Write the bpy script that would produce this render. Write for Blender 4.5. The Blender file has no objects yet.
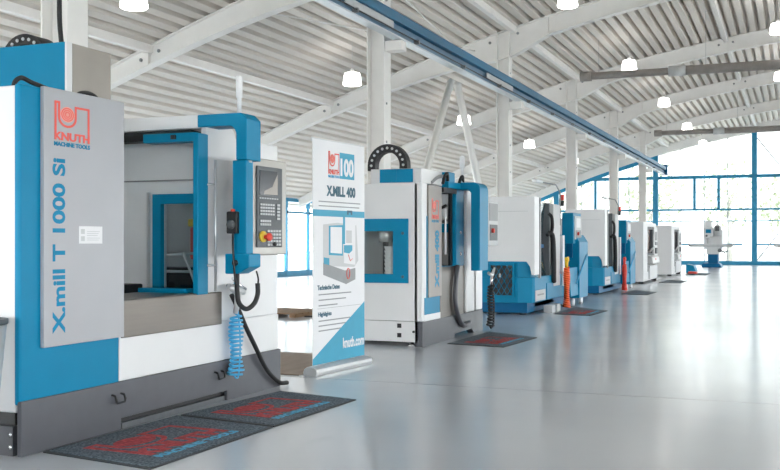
import bpy, bmesh, math, random
from mathutils import Vector, Matrix
random.seed(7)
C = bpy.context.scene.collection
PI = math.pi

# ------------------------------------------------------------------ materials
def mat(name, col, rough=.5, metal=0., noise=0., nscale=8., spec=.5, coat=0., stretch=None, noise_rough=0.):
    m = bpy.data.materials.new(name); m.use_nodes = True
    nt = m.node_tree; b = nt.nodes['Principled BSDF']
    b.inputs['Base Color'].default_value = (*col, 1)
    b.inputs['Roughness'].default_value = rough
    b.inputs['Metallic'].default_value = metal
    b.inputs['Specular IOR Level'].default_value = spec
    b.inputs['Coat Weight'].default_value = coat
    if noise or noise_rough:
        tc = nt.nodes.new('ShaderNodeTexCoord'); mp = nt.nodes.new('ShaderNodeMapping')
        nz = nt.nodes.new('ShaderNodeTexNoise')
        nz.inputs['Scale'].default_value = nscale; nz.inputs['Detail'].default_value = 4
        if stretch: mp.inputs['Scale'].default_value = stretch
        nt.links.new(tc.outputs['Object'], mp.inputs['Vector'])
        nt.links.new(mp.outputs['Vector'], nz.inputs['Vector'])
        if noise:
            cr = nt.nodes.new('ShaderNodeValToRGB')
            cr.color_ramp.elements[0].position = .3; cr.color_ramp.elements[1].position = .7
            cr.color_ramp.elements[0].color = (*[max(0, c*(1-noise)) for c in col], 1)
            cr.color_ramp.elements[1].color = (*[min(1, c*(1+noise)) for c in col], 1)
            nt.links.new(nz.outputs['Fac'], cr.inputs['Fac'])
            nt.links.new(cr.outputs['Color'], b.inputs['Base Color'])
        if noise_rough:
            mr = nt.nodes.new('ShaderNodeMapRange')
            mr.inputs['To Min'].default_value = max(0, rough-noise_rough); mr.inputs['To Max'].default_value = rough+noise_rough
            nt.links.new(nz.outputs['Fac'], mr.inputs['Value'])
            nt.links.new(mr.outputs['Result'], b.inputs['Roughness'])
    return m

def s(r, g, b):
    f = lambda c: (c/12.92 if c <= .04045 else ((c+.055)/1.055)**2.4)
    return (f(r/255), f(g/255), f(b/255))

M = {}
M['white'] = mat('white_enamel', (.76, .76, .77), .36, noise=.015, nscale=3)
M['offwhite'] = mat('off_white_paint', (.70, .70, .71), .38, noise=.02, nscale=3)
M['blue'] = mat('blue_enamel', (.0, .215, .395), .4, noise=.04, nscale=4, spec=.18)
M['dblue'] = mat('deep_blue_enamel', (.0, .115, .27), .4, noise=.05, nscale=4, spec=.2)
M['base'] = mat('anthracite_plate', (.075, .078, .092), .42, noise=.05, nscale=10)
M['panel'] = mat('grey_lacquer', (.37, .375, .40), .35, noise=.02, nscale=4)
M['black'] = mat('black_plastic', (.012, .012, .014), .5, noise=.2, nscale=20)
M['rubber'] = mat('black_rubber', (.018, .018, .02), .65, noise=.2, nscale=30)
M['steel'] = mat('brushed_steel', (.115, .10, .088), .3, metal=.6, noise=.06, nscale=5, stretch=(30, .6, 12))
M['chrome'] = mat('bright_chrome', (.75, .75, .76), .18, metal=1., noise_rough=.05, nscale=20)
M['alu'] = mat('silver_aluminium', (.62, .63, .64), .35, metal=.6, noise=.04, nscale=12)
M['panel2'] = mat('brushed_door_panel', (.25, .225, .205), .4, metal=.3, noise=.05, nscale=4)
M['satin'] = mat('satin_steel_frame', (.40, .38, .355), .4, metal=.4, noise=.04, nscale=6)
M['beige'] = mat('warm_grey_sheet', (.33, .30, .27), .42, metal=.25, noise=.04, nscale=4)
M['red'] = mat('signal_red', (.80, .07, .05), .45, noise=.05, nscale=10)
M['logored'] = mat('logo_red', (.78, .10, .075), .5, noise=.04, nscale=20)
M['salmon'] = mat('logo_salmon', (.80, .30, .25), .5, noise=.04, nscale=20)
M['orange'] = mat('orange_hose', (.90, .13, .03), .45, noise=.05, nscale=20)
M['yellow'] = mat('yellow_plastic', (.85, .58, .05), .45, noise=.05, nscale=20)
M['cyan'] = mat('light_blue_hose', (.06, .42, .72), .35, noise=.05, nscale=20)
M['lblue'] = mat('light_blue_print', (.05, .36, .62), .5, noise=.03, nscale=20)
M['teal'] = mat('banner_blue', (.035, .33, .50), .5, noise=.03, nscale=10)
M['ink'] = mat('dark_teal_ink', (.05, .13, .18), .6, noise=.05, nscale=20)
M['grey'] = mat('mid_grey', (.28, .29, .30), .5, noise=.05, nscale=10)
M['lgrey'] = mat('light_grey', (.55, .56, .57), .5, noise=.03, nscale=10)
M['paper'] = mat('banner_vinyl', (.76, .76, .78), .45, noise=.01, nscale=5)
M['col'] = mat('column_white_paint', (.82, .80, .78), .5, noise=.03, nscale=3)
M['deck'] = mat('roof_deck_galvanised', (.68, .635, .585), .55, noise=.07, nscale=.8, stretch=(1, .12, 1))
M['tube'] = mat('heater_tube_grey', (.27, .245, .23), .5, noise=.08, nscale=6)
M['crane'] = mat('crane_rail_blue', (.0, .12, .24), .5, noise=.12, nscale=1.2, stretch=(1, .35, 1))
M['cranelow'] = mat('crane_reflection_pale', (.55, .60, .64), .3, noise=.06, nscale=2)  # pale tone imitates light reflected on the blue beam's underside
M['cranemid'] = mat('crane_reflection_mid', (.15, .25, .36), .45, noise=.1, nscale=1.5, stretch=(1, .35, 1))  # lighter blue puts the web's reflection into its colour
M['frame'] = mat('window_frame_blue', (.015, .25, .44), .4, noise=.04, nscale=5)
M['mullion'] = mat('glazing_bar_grey', (.42, .48, .52), .4, noise=.03, nscale=5)
M['wall'] = mat('plaster_white', (.74, .74, .73), .7, noise=.03, nscale=2)
M['brownmat'] = mat('brown_board', (.30, .22, .165), .6, noise=.12, nscale=3, stretch=(4, .7, 1))
M['wood'] = mat('pallet_wood', (.26, .155, .08), .65, noise=.2, nscale=4, stretch=(8, 1, 4))
M['screen'] = mat('dark_screen', (.035, .04, .05), .15, noise=.1, nscale=5)
M['keys'] = mat('keypad_grey', (.09, .10, .11), .5, noise=.08, nscale=20)
M['rust'] = mat('brown_red_glass', (.17, .085, .07), .2, noise=.1, nscale=5)
M['leaf'] = mat('pale_foliage', (.46, .52, .36), .8, noise=.1, nscale=1.2)
M['bark'] = mat('tree_bark', (.62, .60, .56), .9, noise=.2, nscale=4)
M['ground'] = mat('outdoor_paving', (.6, .6, .57), .9, noise=.08, nscale=.5)
M['chamber'] = mat('chamber_grey', (.84, .85, .86), .4, noise=.03, nscale=3)

# carpets: dark speckled pile
def carpet():
    m = mat('mat_pile_blue_grey', (.07, .095, .125), .9)
    nt = m.node_tree; b = nt.nodes['Principled BSDF']
    tc = nt.nodes.new('ShaderNodeTexCoord'); nz = nt.nodes.new('ShaderNodeTexNoise')
    nz.inputs['Scale'].default_value = 70; nz.inputs['Detail'].default_value = 3
    cr = nt.nodes.new('ShaderNodeValToRGB')
    cr.color_ramp.elements[0].position = .38; cr.color_ramp.elements[1].position = .64
    cr.color_ramp.elements[0].color = (.04, .055, .075, 1); cr.color_ramp.elements[1].color = (.16, .205, .25, 1)
    nt.links.new(tc.outputs['Object'], nz.inputs['Vector']); nt.links.new(nz.outputs['Fac'], cr.inputs['Fac'])
    nt.links.new(cr.outputs['Color'], b.inputs['Base Color'])
    return m
M['carpet'] = carpet()
M['matedge'] = mat('mat_rubber_edge', (.035, .04, .045), .7, noise=.1, nscale=10)
M['matred'] = mat('mat_red_pile', (.42, .055, .06), .9, noise=.45, nscale=45)
M['matblue'] = mat('mat_blue_pile', (.10, .40, .62), .9, noise=.35, nscale=45)

# epoxy floor with faint cross joints and soft cloudy wear
def floor_mat():
    m = mat('grey_epoxy_floor', (.60, .61, .635), .13)
    nt = m.node_tree; b = nt.nodes['Principled BSDF']
    b.inputs['Specular IOR Level'].default_value = .55
    b.inputs['Coat Weight'].default_value = .2; b.inputs['Coat Roughness'].default_value = .12
    tc = nt.nodes.new('ShaderNodeTexCoord')
    nz = nt.nodes.new('ShaderNodeTexNoise'); nz.inputs['Scale'].default_value = .45; nz.inputs['Detail'].default_value = 5
    cr = nt.nodes.new('ShaderNodeValToRGB')
    cr.color_ramp.elements[0].position = .3; cr.color_ramp.elements[1].position = .7
    cr.color_ramp.elements[0].color = (.56, .59, .635, 1); cr.color_ramp.elements[1].color = (.61, .635, .675, 1)
    nt.links.new(tc.outputs['Object'], nz.inputs['Vector']); nt.links.new(nz.outputs['Fac'], cr.inputs['Fac'])
    sep = nt.nodes.new('ShaderNodeSeparateXYZ'); nt.links.new(tc.outputs['Object'], sep.inputs['Vector'])
    def mth(op, a, v):
        n = nt.nodes.new('ShaderNodeMath'); n.operation = op
        nt.links.new(a, n.inputs[0]); n.inputs[1].default_value = v
        return n.outputs[0]
    d = mth('ABSOLUTE', mth('SUBTRACT', mth('MODULO', mth('ADD', sep.outputs['Y'], JY), 23.76), 11.88), 0)
    ln = mth('LESS_THAN', d, .006)
    mx = nt.nodes.new('ShaderNodeMix'); mx.data_type = 'RGBA'
    nt.links.new(ln, mx.inputs['Factor']); nt.links.new(cr.outputs['Color'], mx.inputs['A'])
    mx.inputs['B'].default_value = (.20, .20, .20, 1)
    nt.links.new(mx.outputs['Result'], b.inputs['Base Color'])
    mr = nt.nodes.new('ShaderNodeMapRange')
    mr.inputs['To Min'].default_value = .16; mr.inputs['To Max'].default_value = .27
    nt.links.new(nz.outputs['Fac'], mr.inputs['Value']); nt.links.new(mr.outputs['Result'], b.inputs['Roughness'])
    bp = nt.nodes.new('ShaderNodeBump'); bp.inputs['Strength'].default_value = .02; bp.inputs['Distance'].default_value = .02
    n2 = nt.nodes.new('ShaderNodeTexNoise'); n2.inputs['Scale'].default_value = 2.2; n2.inputs['Detail'].default_value = 2
    nt.links.new(tc.outputs['Object'], n2.inputs['Vector']); nt.links.new(n2.outputs['Fac'], bp.inputs['Height'])
    nt.links.new(bp.outputs['Normal'], b.inputs['Normal'])
    return m
JY = 3.95
M['floor'] = floor_mat()

def glass(name, tint=(1, 1, 1), refl=.9, rough=.0):
    m = bpy.data.materials.new(name); m.use_nodes = True; nt = m.node_tree
    for n in list(nt.nodes): nt.nodes.remove(n)
    out = nt.nodes.new('ShaderNodeOutputMaterial'); mx = nt.nodes.new('ShaderNodeMixShader')
    tr = nt.nodes.new('ShaderNodeBsdfTransparent'); gl = nt.nodes.new('ShaderNodeBsdfGlossy')
    tr.inputs['Color'].default_value = (*tint, 1); gl.inputs['Roughness'].default_value = rough
    gl.inputs['Color'].default_value = (refl, refl, refl, 1)
    lw = nt.nodes.new('ShaderNodeLayerWeight'); lw.inputs['Blend'].default_value = .5
    pw = nt.nodes.new('ShaderNodeMath'); pw.operation = 'POWER'; pw.inputs[1].default_value = 5
    nt.links.new(lw.outputs['Facing'], pw.inputs[0])
    fr = nt.nodes.new('ShaderNodeMapRange'); fr.inputs['To Min'].default_value = .03; fr.inputs['To Max'].default_value = 1
    nt.links.new(pw.outputs[0], fr.inputs['Value'])
    nt.links.new(fr.outputs[0], mx.inputs['Fac']); nt.links.new(tr.outputs[0], mx.inputs[1]); nt.links.new(gl.outputs[0], mx.inputs[2])
    nt.links.new(mx.outputs[0], out.inputs['Surface'])
    return m
M['glass'] = glass('window_glass', (.97, .985, .98))
M['eglass'] = glass('dimmed_end_glass', (.58, .60, .595))  # tint added to dim the sky behind the end wall and its floor reflection
M['tglass'] = glass('tinted_machine_glass', (.62, .78, .82))
M['cglass'] = glass('clear_machine_glass', (.80, .86, .88))

def emit(name, col, st):
    m = bpy.data.materials.new(name); m.use_nodes = True; nt = m.node_tree
    b = nt.nodes['Principled BSDF']; b.inputs['Base Color'].default_value = (.9, .9, .9, 1)
    b.inputs['Emission Color'].default_value = (*col, 1); b.inputs['Emission Strength'].default_value = st
    return m
M['lamp'] = emit('glowing_lamp_shade', (1, .97, .93), 7.)
M['lampcap'] = mat('lamp_housing', (.6, .6, .6), .4, noise=.03, nscale=10)

# ------------------------------------------------------------------ mesh builder
class MB:
    def __init__(self): self.bm = bmesh.new(); self.mi = 0
    def _f(self, vs):
        try:
            f = self.bm.faces.new(vs); f.material_index = self.mi; return f
        except ValueError: return None
    def box(self, x0, x1, y0, y1, z0, z1):
        v = [self.bm.verts.new((x, y, z)) for z in (z0, z1) for x, y in ((x0, y0), (x1, y0), (x1, y1), (x0, y1))]
        for q in ((3, 2, 1, 0), (4, 5, 6, 7), (0, 1, 5, 4), (1, 2, 6, 5), (2, 3, 7, 6), (3, 0, 4, 7)): self._f([v[i] for i in q])
        return self
    def prism(self, pts, axis, a, b):
        # polygon pts in the two remaining axes, extruded along axis from a to b
        def P(p, t):
            return (t, p[0], p[1]) if axis == 'x' else (p[0], t, p[1]) if axis == 'y' else (p[0], p[1], t)
        A = [self.bm.verts.new(P(p, a)) for p in pts]; B = [self.bm.verts.new(P(p, b)) for p in pts]
        n = len(pts)
        self._f(A); self._f(B[::-1])
        for i in range(n): self._f([A[i], B[i], B[(i+1) % n], A[(i+1) % n]])
        return self
    def ring(self, outer, inner, axis, a, b):
        # frame between two closed outlines of equal count
        def P(p, t):
            return (t, p[0], p[1]) if axis == 'x' else (p[0], t, p[1]) if axis == 'y' else (p[0], p[1], t)
        n = len(outer)
        v = [[self.bm.verts.new(P(p, t)) for p in l] for l in (outer, inner) for t in (a, b)]
        oa, ob, ia, ib = v
        for i in range(n):
            j = (i+1) % n
            self._f([oa[i], oa[j], ia[j], ia[i]]); self._f([ob[j], ob[i], ib[i], ib[j]])
            self._f([oa[j], oa[i], ob[i], ob[j]]); self._f([ia[i], ia[j], ib[j], ib[i]])
        return self
    def frame(self, axis, a, b, u0, u1, w0, w1, t):
        o = [(u0, w0), (u1, w0), (u1, w1), (u0, w1)]; i = [(u0+t, w0+t), (u1-t, w0+t), (u1-t, w1-t), (u0+t, w1-t)]
        return self.ring(o, i, axis, a, b)
    def tube(self, pts, r, n=8, closed=False):
        pts = [Vector(p) for p in pts]; rs = r if isinstance(r, (list, tuple)) else [r]*len(pts)
        rings = []; up = None
        for i, p in enumerate(pts):
            t = (pts[min(i+1, len(pts)-1)] - pts[max(i-1, 0)])
            if t.length < 1e-9: t = Vector((0, 0, 1))
            t.normalize()
            if up is None: up = Vector((1, 0, 0)) if abs(t.x) < .8 else Vector((0, 1, 0))
            a = (up - t*up.dot(t))
            if a.length < 1e-6: a = t.orthogonal()
            a.normalize(); b = t.cross(a); up = a
            rings.append([self.bm.verts.new(p + (a*math.cos(2*PI*k/n) + b*math.sin(2*PI*k/n))*rs[i]) for k in range(n)])
        for i in range(len(rings)-1):
            for k in range(n): 
                f = self._f([rings[i][k], rings[i][(k+1) % n], rings[i+1][(k+1) % n], rings[i+1][k]])
                if f: f.smooth = True
        self._f(rings[0][::-1]); self._f(rings[-1])
        return self
    def lathe(self, prof, c, n=16, axis='z'):
        rings = []
        for r, h in prof:
            rg = []
            for k in range(n):
                ca, sa = math.cos(2*PI*k/n)*r, math.sin(2*PI*k/n)*r
                p = (c[0]+ca, c[1]+sa, c[2]+h) if axis == 'z' else (c[0]+h, c[1]+ca, c[2]+sa) if axis == 'x' else (c[0]+ca, c[1]+h, c[2]+sa)
                rg.append(self.bm.verts.new(p))
            rings.append(rg)
        for i in range(len(rings)-1):
            for k in range(n):
                f = self._f([rings[i][k], rings[i][(k+1) % n], rings[i+1][(k+1) % n], rings[i+1][k]])
                if f: f.smooth = True
        if prof[0][0] > 1e-6: self._f(rings[0][::-1])
        if prof[-1][0] > 1e-6: self._f(rings[-1])
        return self
    def build(self, name, m, parent=None, origin=None, bevel=0, segs=2):
        o0 = Vector(origin) if origin is not None else root_of(parent)
        me = bpy.data.meshes.new(name)
        bmesh.ops.recalc_face_normals(self.bm, faces=self.bm.faces)
        for v in self.bm.verts: v.co -= o0
        self.bm.to_mesh(me); self.bm.free()
        for mm in (m if isinstance(m, (list, tuple)) else [m]): me.materials.append(mm)
        o = bpy.data.objects.new(name, me); C.objects.link(o)
        if parent is not None: o.parent = parent
        else: o.location = o0
        if bevel:
            b = o.modifiers.new('edge_round', 'BEVEL'); b.width = bevel; b.segments = segs; b.limit_method = 'ANGLE'; b.angle_limit = .7
        return o

def root_of(o):
    if o is None: return Vector((0, 0, 0))
    while o.parent is not None: o = o.parent
    return Vector(o.location)

def thing(name, label, cat, loc, group=None):
    o = bpy.data.objects.new(name, None); C.objects.link(o); o.location = loc
    o.empty_display_size = .2
    o['label'] = label; o['category'] = cat
    if group: o['group'] = group
    return o
def tag(o, label, cat, group=None):
    o['label'] = label; o['category'] = cat
    if group: o['group'] = group
    return o
def struct(o): o['kind'] = 'structure'; return o
def copy_tree(o, parent=None):
    c = o.copy(); C.objects.link(c)
    if parent is not None: c.parent = parent
    for ch in list(o.children): copy_tree(ch, c)
    return c

# lettering: font outline converted to a mesh laid on a surface
def text(body, size, org, ux, uy, m, parent, name='lettering', bold=0., sx=1., align='LEFT', depth=.0008, spacing=1., fit=None):
    cu = bpy.data.curves.new('text', 'FONT'); cu.body = body; cu.size = size; cu.offset = bold; cu.extrude = depth
    cu.align_x = align; cu.space_character = spacing; cu.resolution_u = 4
    t = bpy.data.objects.new('text', cu); C.objects.link(t)
    bpy.context.view_layer.update()
    dg = bpy.context.evaluated_depsgraph_get()
    me = bpy.data.meshes.new_from_object(t.evaluated_get(dg))
    bpy.data.objects.remove(t); bpy.data.curves.remove(cu)
    xs = [v.co.x for v in me.vertices]; ys = [v.co.y for v in me.vertices]
    k = sx; ky = 1.
    if fit:
        k = fit[0]/(max(xs)-min(xs))
        if len(fit) > 1: ky = fit[1]/(max(ys)-min(ys))
        x0 = min(xs)
        for v in me.vertices: v.co.x -= x0
    ux = Vector(ux); uy = Vector(uy); n = ux.cross(uy); org = Vector(org); r0 = root_of(parent)
    for v in me.vertices: v.co = org + ux*(v.co.x*k) + uy*(v.co.y*ky) + n*(v.co.z+depth) - r0
    me.name = name; me.materials.clear(); me.materials.append(m)
    o = bpy.data.objects.new(name, me); C.objects.link(o); o.parent = parent
    return o

def ribbon(mb, pts, w, P, h, closed=False):
    # flat band of width w along a 2D polyline; P maps (u,v,h) to space
    n = len(pts)
    L = []; R = []
    for i in range(n):
        a = Vector(pts[i-1] if i > 0 else pts[0]); c = Vector(pts[i+1] if i < n-1 else pts[-1]); p = Vector(pts[i])
        d1 = (p-a).normalized() if (p-a).length > 1e-9 else None
        d2 = (c-p).normalized() if (c-p).length > 1e-9 else None
        if d1 is None: d1 = d2
        if d2 is None: d2 = d1
        n1 = Vector((-d1.y, d1.x)); n2 = Vector((-d2.y, d2.x)); b = (n1+n2)
        b = b.normalized() if b.length > 1e-6 else n1
        q = w/2/max(.35, b.dot(n1))
        L.append(p+b*q); R.append(p-b*q)
    vl = [[mb.bm.verts.new(P(q.x, q.y, hh)) for q in l] for l in (L, R) for hh in (0, h)]
    for i in range(n-1):
        mb._f([vl[1][i], vl[3][i], vl[3][i+1], vl[1][i+1]])
        mb._f([vl[0][i], vl[1][i], vl[1][i+1], vl[0][i+1]])
        mb._f([vl[2][i+1], vl[3][i+1], vl[3][i], vl[2][i]])
    mb._f([vl[0][0], vl[2][0], vl[3][0], vl[1][0]]); mb._f([vl[0][-1], vl[1][-1], vl[3][-1], vl[2][-1]])

def emblem(org, ux, uy, W, parent, mred, msal, mblue, name='logo', words=True, discs=True, wide=1.):
    """square outline whose top dips around a ringed disc, name across the foot"""
    ux = Vector(ux); uy = Vector(uy); nn = ux.cross(uy); org = Vector(org)
    P = lambda u, v, h: org + ux*(u*W*wide) + uy*(v*W) + nn*(.0008+h)
    mb = MB(); t = .058
    pts = [(.03, 0), (.03, .97), (.13, .97)]
    cx, cy, rr = .36, .62, .235
    pts += [(cx-rr, .97 if False else cy+.05)] if False else [(.125, cy)]
    for k in range(1, 12):
        a = PI + PI*k/12
        pts.append((cx+rr*math.cos(a), cy+rr*math.sin(a)-.02))
    pts += [(cx+rr, cy), (cx+rr, .90), (.97, .90), (.97, 0)]
    ribbon(mb, pts, t, P, .001)
    lo = mb.build(name, mred, parent)
    if discs:
        mb = MB()
        for ri, ro, mi in ((0, .205, 1), (.05, .075, 0), (.10, .125, 0), (.15, .175, 0)):
            n = 24
            a0 = [mb.bm.verts.new(P(cx+ro*math.cos(2*PI*k/n), cy+.06+ro*math.sin(2*PI*k/n), .001 if ri == 0 else .0014)) for k in range(n)]
            mb.mi = mi
            if ri == 0: mb._f(a0)
            else:
                a1 = [mb.bm.verts.new(P(cx+ri*math.cos(2*PI*k/n), cy+.06+ri*math.sin(2*PI*k/n), .0014)) for k in range(n)]
                for k in range(n): mb._f([a0[k], a0[(k+1) % n], a1[(k+1) % n], a1[k]])
        r0 = mb.build('disc', [mred, msal], lo)
    if words:
        text('KNUTH', .3, P(-.0, .005, 0), ux, uy, mred, lo, bold=.012, fit=(W*wide*1.0, W*.22))
        text('MACHINE TOOLS', .3, P(-.01, -.155, 0), ux, uy, mblue, lo, bold=.012, fit=(W*wide*1.02, W*.115))
    return lo

# ------------------------------------------------------------------ setting
YC = [7.83 + 7.92*i for i in range(-1, 6)]      # column lines: index 0 is behind the camera's left edge
XC = -6.6
def ZT(x): return 7.865 - .01132*(x-5)**2       # underside of the roof deck
XL, XR, YB, YE = -16.3, 14.0, -6.0, 55.3

struct(MB().box(XL-.2, XR+.2, YB-.2, YE+.2, -.2, 0).build('floor', M['floor'], origin=(0, 0, 0)))

# trapezoidal steel deck following the arch
mb = MB(); prof = []
p = .27; x = XL - .6
while x < XR + .6:
    for dx, dz in ((0, 0), (.15, 0), (.172, .17), (.248, .17)):
        prof.append((x+dx, ZT(x+dx)+dz))
    x += p
ya, yb = YB-.5, YE+.9
top = [(a, b+.25) for a, b in ((prof[i][0], ZT(prof[i][0])) for i in range(0, len(prof), 8))]
A = [mb.bm.verts.new((a, ya, b)) for a, b in prof]; B = [mb.bm.verts.new((a, yb, b)) for a, b in prof]
for i in range(len(prof)-1): mb._f([A[i], A[i+1], B[i+1], B[i]])
A = [mb.bm.verts.new((a, ya, b)) for a, b in top]; B = [mb.bm.verts.new((a, yb, b)) for a, b in top]
for i in range(len(top)-1): mb._f([A[i], B[i], B[i+1], A[i+1]])
struct(mb.build('ceiling', M['deck'], origin=(0, 0, 0)))

# purlin strips under the deck
for i, px in enumerate((-11.25, -6.35, -1.95, 2.6, 7.3, 11.5)):
    z = ZT(px)
    struct(MB().prism([(px-.06, z-.13), (px+.06, z-.13), (px+.075, z+.015), (px-.075, z+.015)], 'y', YB, YE).build('trim_%d' % (i+1), M['col'], origin=(px, 24, z)))

def depth(x):
    k = [(-17, .30), (-13, .33), (-10.2, .39), (-9.1, .43), (-8.0, .50), (-7.2, .60), (-6.75, .68), (-6.3, .68), (-5.5, .46), (-4.3, .43), (0, .44), (15, .44)]
    for (a, da), (b, db) in zip(k, k[1:]):
        if a <= x <= b: return da + (db-da)*(x-a)/(b-a)
    return .44

def girder(y, label):
    t = thing('roof_girder', label, 'girder', (XC, y, ZT(XC)-.6), 'arched roof girders')
    xs = sorted(set([XL + i*(XR-XL)/44 for i in range(45)] + [-8.0, -7.2, -6.75, -6.3, -5.5]))
    mb = MB(); rows = []
    for x in xs:
        zt = ZT(x)-.005; zb = zt-depth(x)
        rows.append((x, zt, zb))
    def sweep(y0, y1, f):
        q = [[mb.bm.verts.new((x, yy, zz)) for yy, zz in ((y0, f(a, b)[0]), (y1, f(a, b)[0]), (y1, f(a, b)[1]), (y0, f(a, b)[1]))] for x, a, b in rows]
        for i in range(len(q)-1):
            for k in range(4): mb._f([q[i][k], q[i][(k+1) % 4], q[i+1][(k+1) % 4], q[i+1][k]])
        mb._f(q[0]); mb._f(q[-1][::-1])
    sweep(y-.03, y+.03, lambda a, b: (a-.01, b+.01))
    mb_web = mb.build('web', M['col'], t)
    mb = MB(); sweep(y-.12, y+.12, lambda a, b: (b+.022, b)); mb.build('flange', M['col'], t)
    mb = MB(); sweep(y-.12, y+.12, lambda a, b: (a, a-.022)); mb.build('flange', M['col'], t)
    mb = MB()
    for bx in (-11.45, -11.05, -6.95, -6.25, -2.15, -1.75):
        MB().lathe([(.035, 0), (.035, -.02), (.0, -.022)], (bx, y-.03, ZT(bx)-.17), 8, 'y').build('bolt', M['grey'], t)
    mb = MB()
    for bx in (-5.5, -11.25, -1.95):
        zt = ZT(bx); MB().box(bx-.012, bx+.012, y-.11, y-.03, zt-depth(bx)+.02, zt-.03).build('stiffener', M['col'], t)
    return t

def column(y, label):
    zt = ZT(XC)-.02
    t = thing('steel_column', label, 'column', (XC, y, 0), 'white steel columns')
    MB().box(XC-.15, XC+.15, y-.007, y+.007, .02, zt).build('web', M['col'], t)
    for sx in (-1, 1):
        MB().box(XC+sx*.15-.01, XC+sx*.15+.01, y-.15, y+.15, .02, zt).build('flange', M['col'], t)
    mb = MB()
    for z in (2.9, 3.55, 5.02, 5.3):
        MB().lathe([(.02, 0), (.02, .012), (0, .014)], (XC+.16, y-.05, z), 8, 'x').build('bolt', M['grey'], t)
    MB().box(XC-.2, XC+.2, y-.2, y+.2, 0, .03).build('base_plate', M['col'], t)
    mb = MB(); mb.box(XC+.16, XC+.46, y-.12, y+.12, 4.43, 4.60)
    mb.build('crane_bracket', M['col'], t, bevel=.008)
    return t

gl = ['arched white roof girder nearest the viewer, above the blue-topped machine head',
      'arched white roof girder running up behind the top of the foremost machine',
      'arched white roof girder carried by the column behind the roll-up banner machine',
      'arched white roof girder just behind the nearer dark heater tube',
      'arched white roof girder fourth in depth, between the two dark heater tubes',
      'arched white roof girder just behind the farther dark heater tube']
gl = ['white roof girder overhead, nearest to the viewer',
      'white arched girder rising behind the signal lamp of the foremost machine',
      'white arched girder joining the second column right of the banner, nearer than both heater tubes',
      'white arched girder crossing just behind the near end of the nearer heater tube',
      'white arched girder midway between the two dark heater tubes',
      'white arched girder crossing just behind the farther heater tube']
cl = ['thick white steel column behind the foremost machine, at the left of the photo',
      'white steel column rising directly behind the black cable arch of the banner-side machine',
      'white steel column rising behind the blue and white lathe with the grille',
      'white steel column between the two blue-based machines with white doors',
      'white steel column behind the second blue-based machine, left of the slimmest one',
      'slimmest and farthest white steel column, next to the blue glazing post']
for i in range(1, 7):
    column(YC[i], cl[i-1]); girder(YC[i], gl[i-1])

# V bracing hung between columns under the crane rail
for ya_, yb_, lb in ((YC[2]+.35, 19.55, 'left leg of the white inverted V brace under the crane rail'), (YC[3]-.35, 19.95, 'right leg of the white inverted V brace under the crane rail')):
    mb = MB(); w = .07
    a = Vector((XC+.02, ya_, .0)); b = Vector((XC+.02, yb_, 4.52))
    mb.tube([a, b], .085, 4)
    o = mb.build('brace_strut', M['col'], origin=(XC, ya_, 0)); tag(o, lb, 'brace', 'inverted V brace')
# thin roof bracing rods
for dz, a, b, lb in ((.2, (-6.9, YC[2]+.15), (-7.65, YC[3]-.15), 'steeper of two thin white roof rods beside the crane rail, meeting the top edge'), (.26, (-9.0, YC[2]+.15), (-7.3, YC[3]-.15), 'flatter of two thin white roof rods beside the crane rail, reaching the girder farther right')):
    pts = []
    for k in range(9):
        f = k/8; x = a[0]+(b[0]-a[0])*f
        pts.append((x, a[1]+(b[1]-a[1])*f, ZT(x)-dz))
    o = MB().tube(pts, .018, 6).build('bracing_rod', M['col'], origin=pts[0]); tag(o, lb, 'rod', 'roof bracing rods')

# crane runway
XB = -6.22
t = thing('crane_runway_beam', 'long blue crane runway beam running down the hall along the columns', 'beam', (XB, 8, 4.6))
MB().box(XB-.012, XB+.012, 6.5, 52.2, 4.66, 4.98).build('web', M['cranemid'], t)
MB().box(XB-.13, XB+.13, 6.5, 52.2, 4.965, 4.995).build('flange', M['crane'], t)
MB().box(XB-.085, XB+.085, 6.5, 52.2, 4.61, 4.635).build('flange', M['cranelow'], t)
MB().box(XB+.03, XB+.13, 6.5, 52.2, 4.84, 4.965).build('fascia', M['crane'], t)
MB().box(XB-.03, XB+.03, 6.5, 52.2, 4.995, 5.03).build('rail', M['dblue'], t)
mb = MB().box(XB+.09, XB+.105, 6.5, 52.0, 4.69, 4.705); mb.build('conductor_bar', M['black'], t)
for y in [8.5 + 2.64*i for i in range(16)]:
    MB().box(XB+.01, XB+.115, y-.02, y+.02, 4.66, 4.73).build('bar_holder', M['grey'], t)
MB().box(XB-.14, XB+.18, 52.2, 52.45, 4.6, 5.12).build('end_stop', M['dblue'], t)
for y0, y1 in ((13.4, 15.3), (20.7, 22.8)):
    MB().box(XB+.05, XB+.075, y0, y1, 4.73, 4.84).build('pale_plate', M['lgrey'], t)

# radiant heater tubes across the hall
for y, lb in ((27.5, 'dark grey heater tube under the roof, the nearer and longer-looking of two'), (43.0, 'dark grey heater tube under the roof, the farther one by the glazed end wall')):
    t = thing('heater_tube', lb, 'heater', (-5.35, y, 5.75), 'radiant heater tubes')
    mb = MB(); mb.tube([(-5.35, y, 5.75), (-2.95, y, 5.75)], .10, 12); mb.build('tube', M['tube'], t)
    mb = MB(); mb.tube([(-2.9, y, 5.75), (5, y, 5.75)], .125, 12); mb.build('tube', M['tube'], t)
    mb = MB(); mb.tube([(-5.5, y, 5.75), (-5.2, y, 5.75)], .135, 12); mb.build('burner_box', M['tube'], t)
    mb = MB(); mb.tube([(-3.15, y, 5.75), (-2.7, y, 5.75)], .14, 12); mb.build('coupling', M['lgrey'], t)
    for x in (-5.0, -2.2, .8, 3.8):
        MB().tube([(x, y, 5.84), (x, y, ZT(x)+.02)], .004, 5).build('hanger', M['grey'], t)

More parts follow.
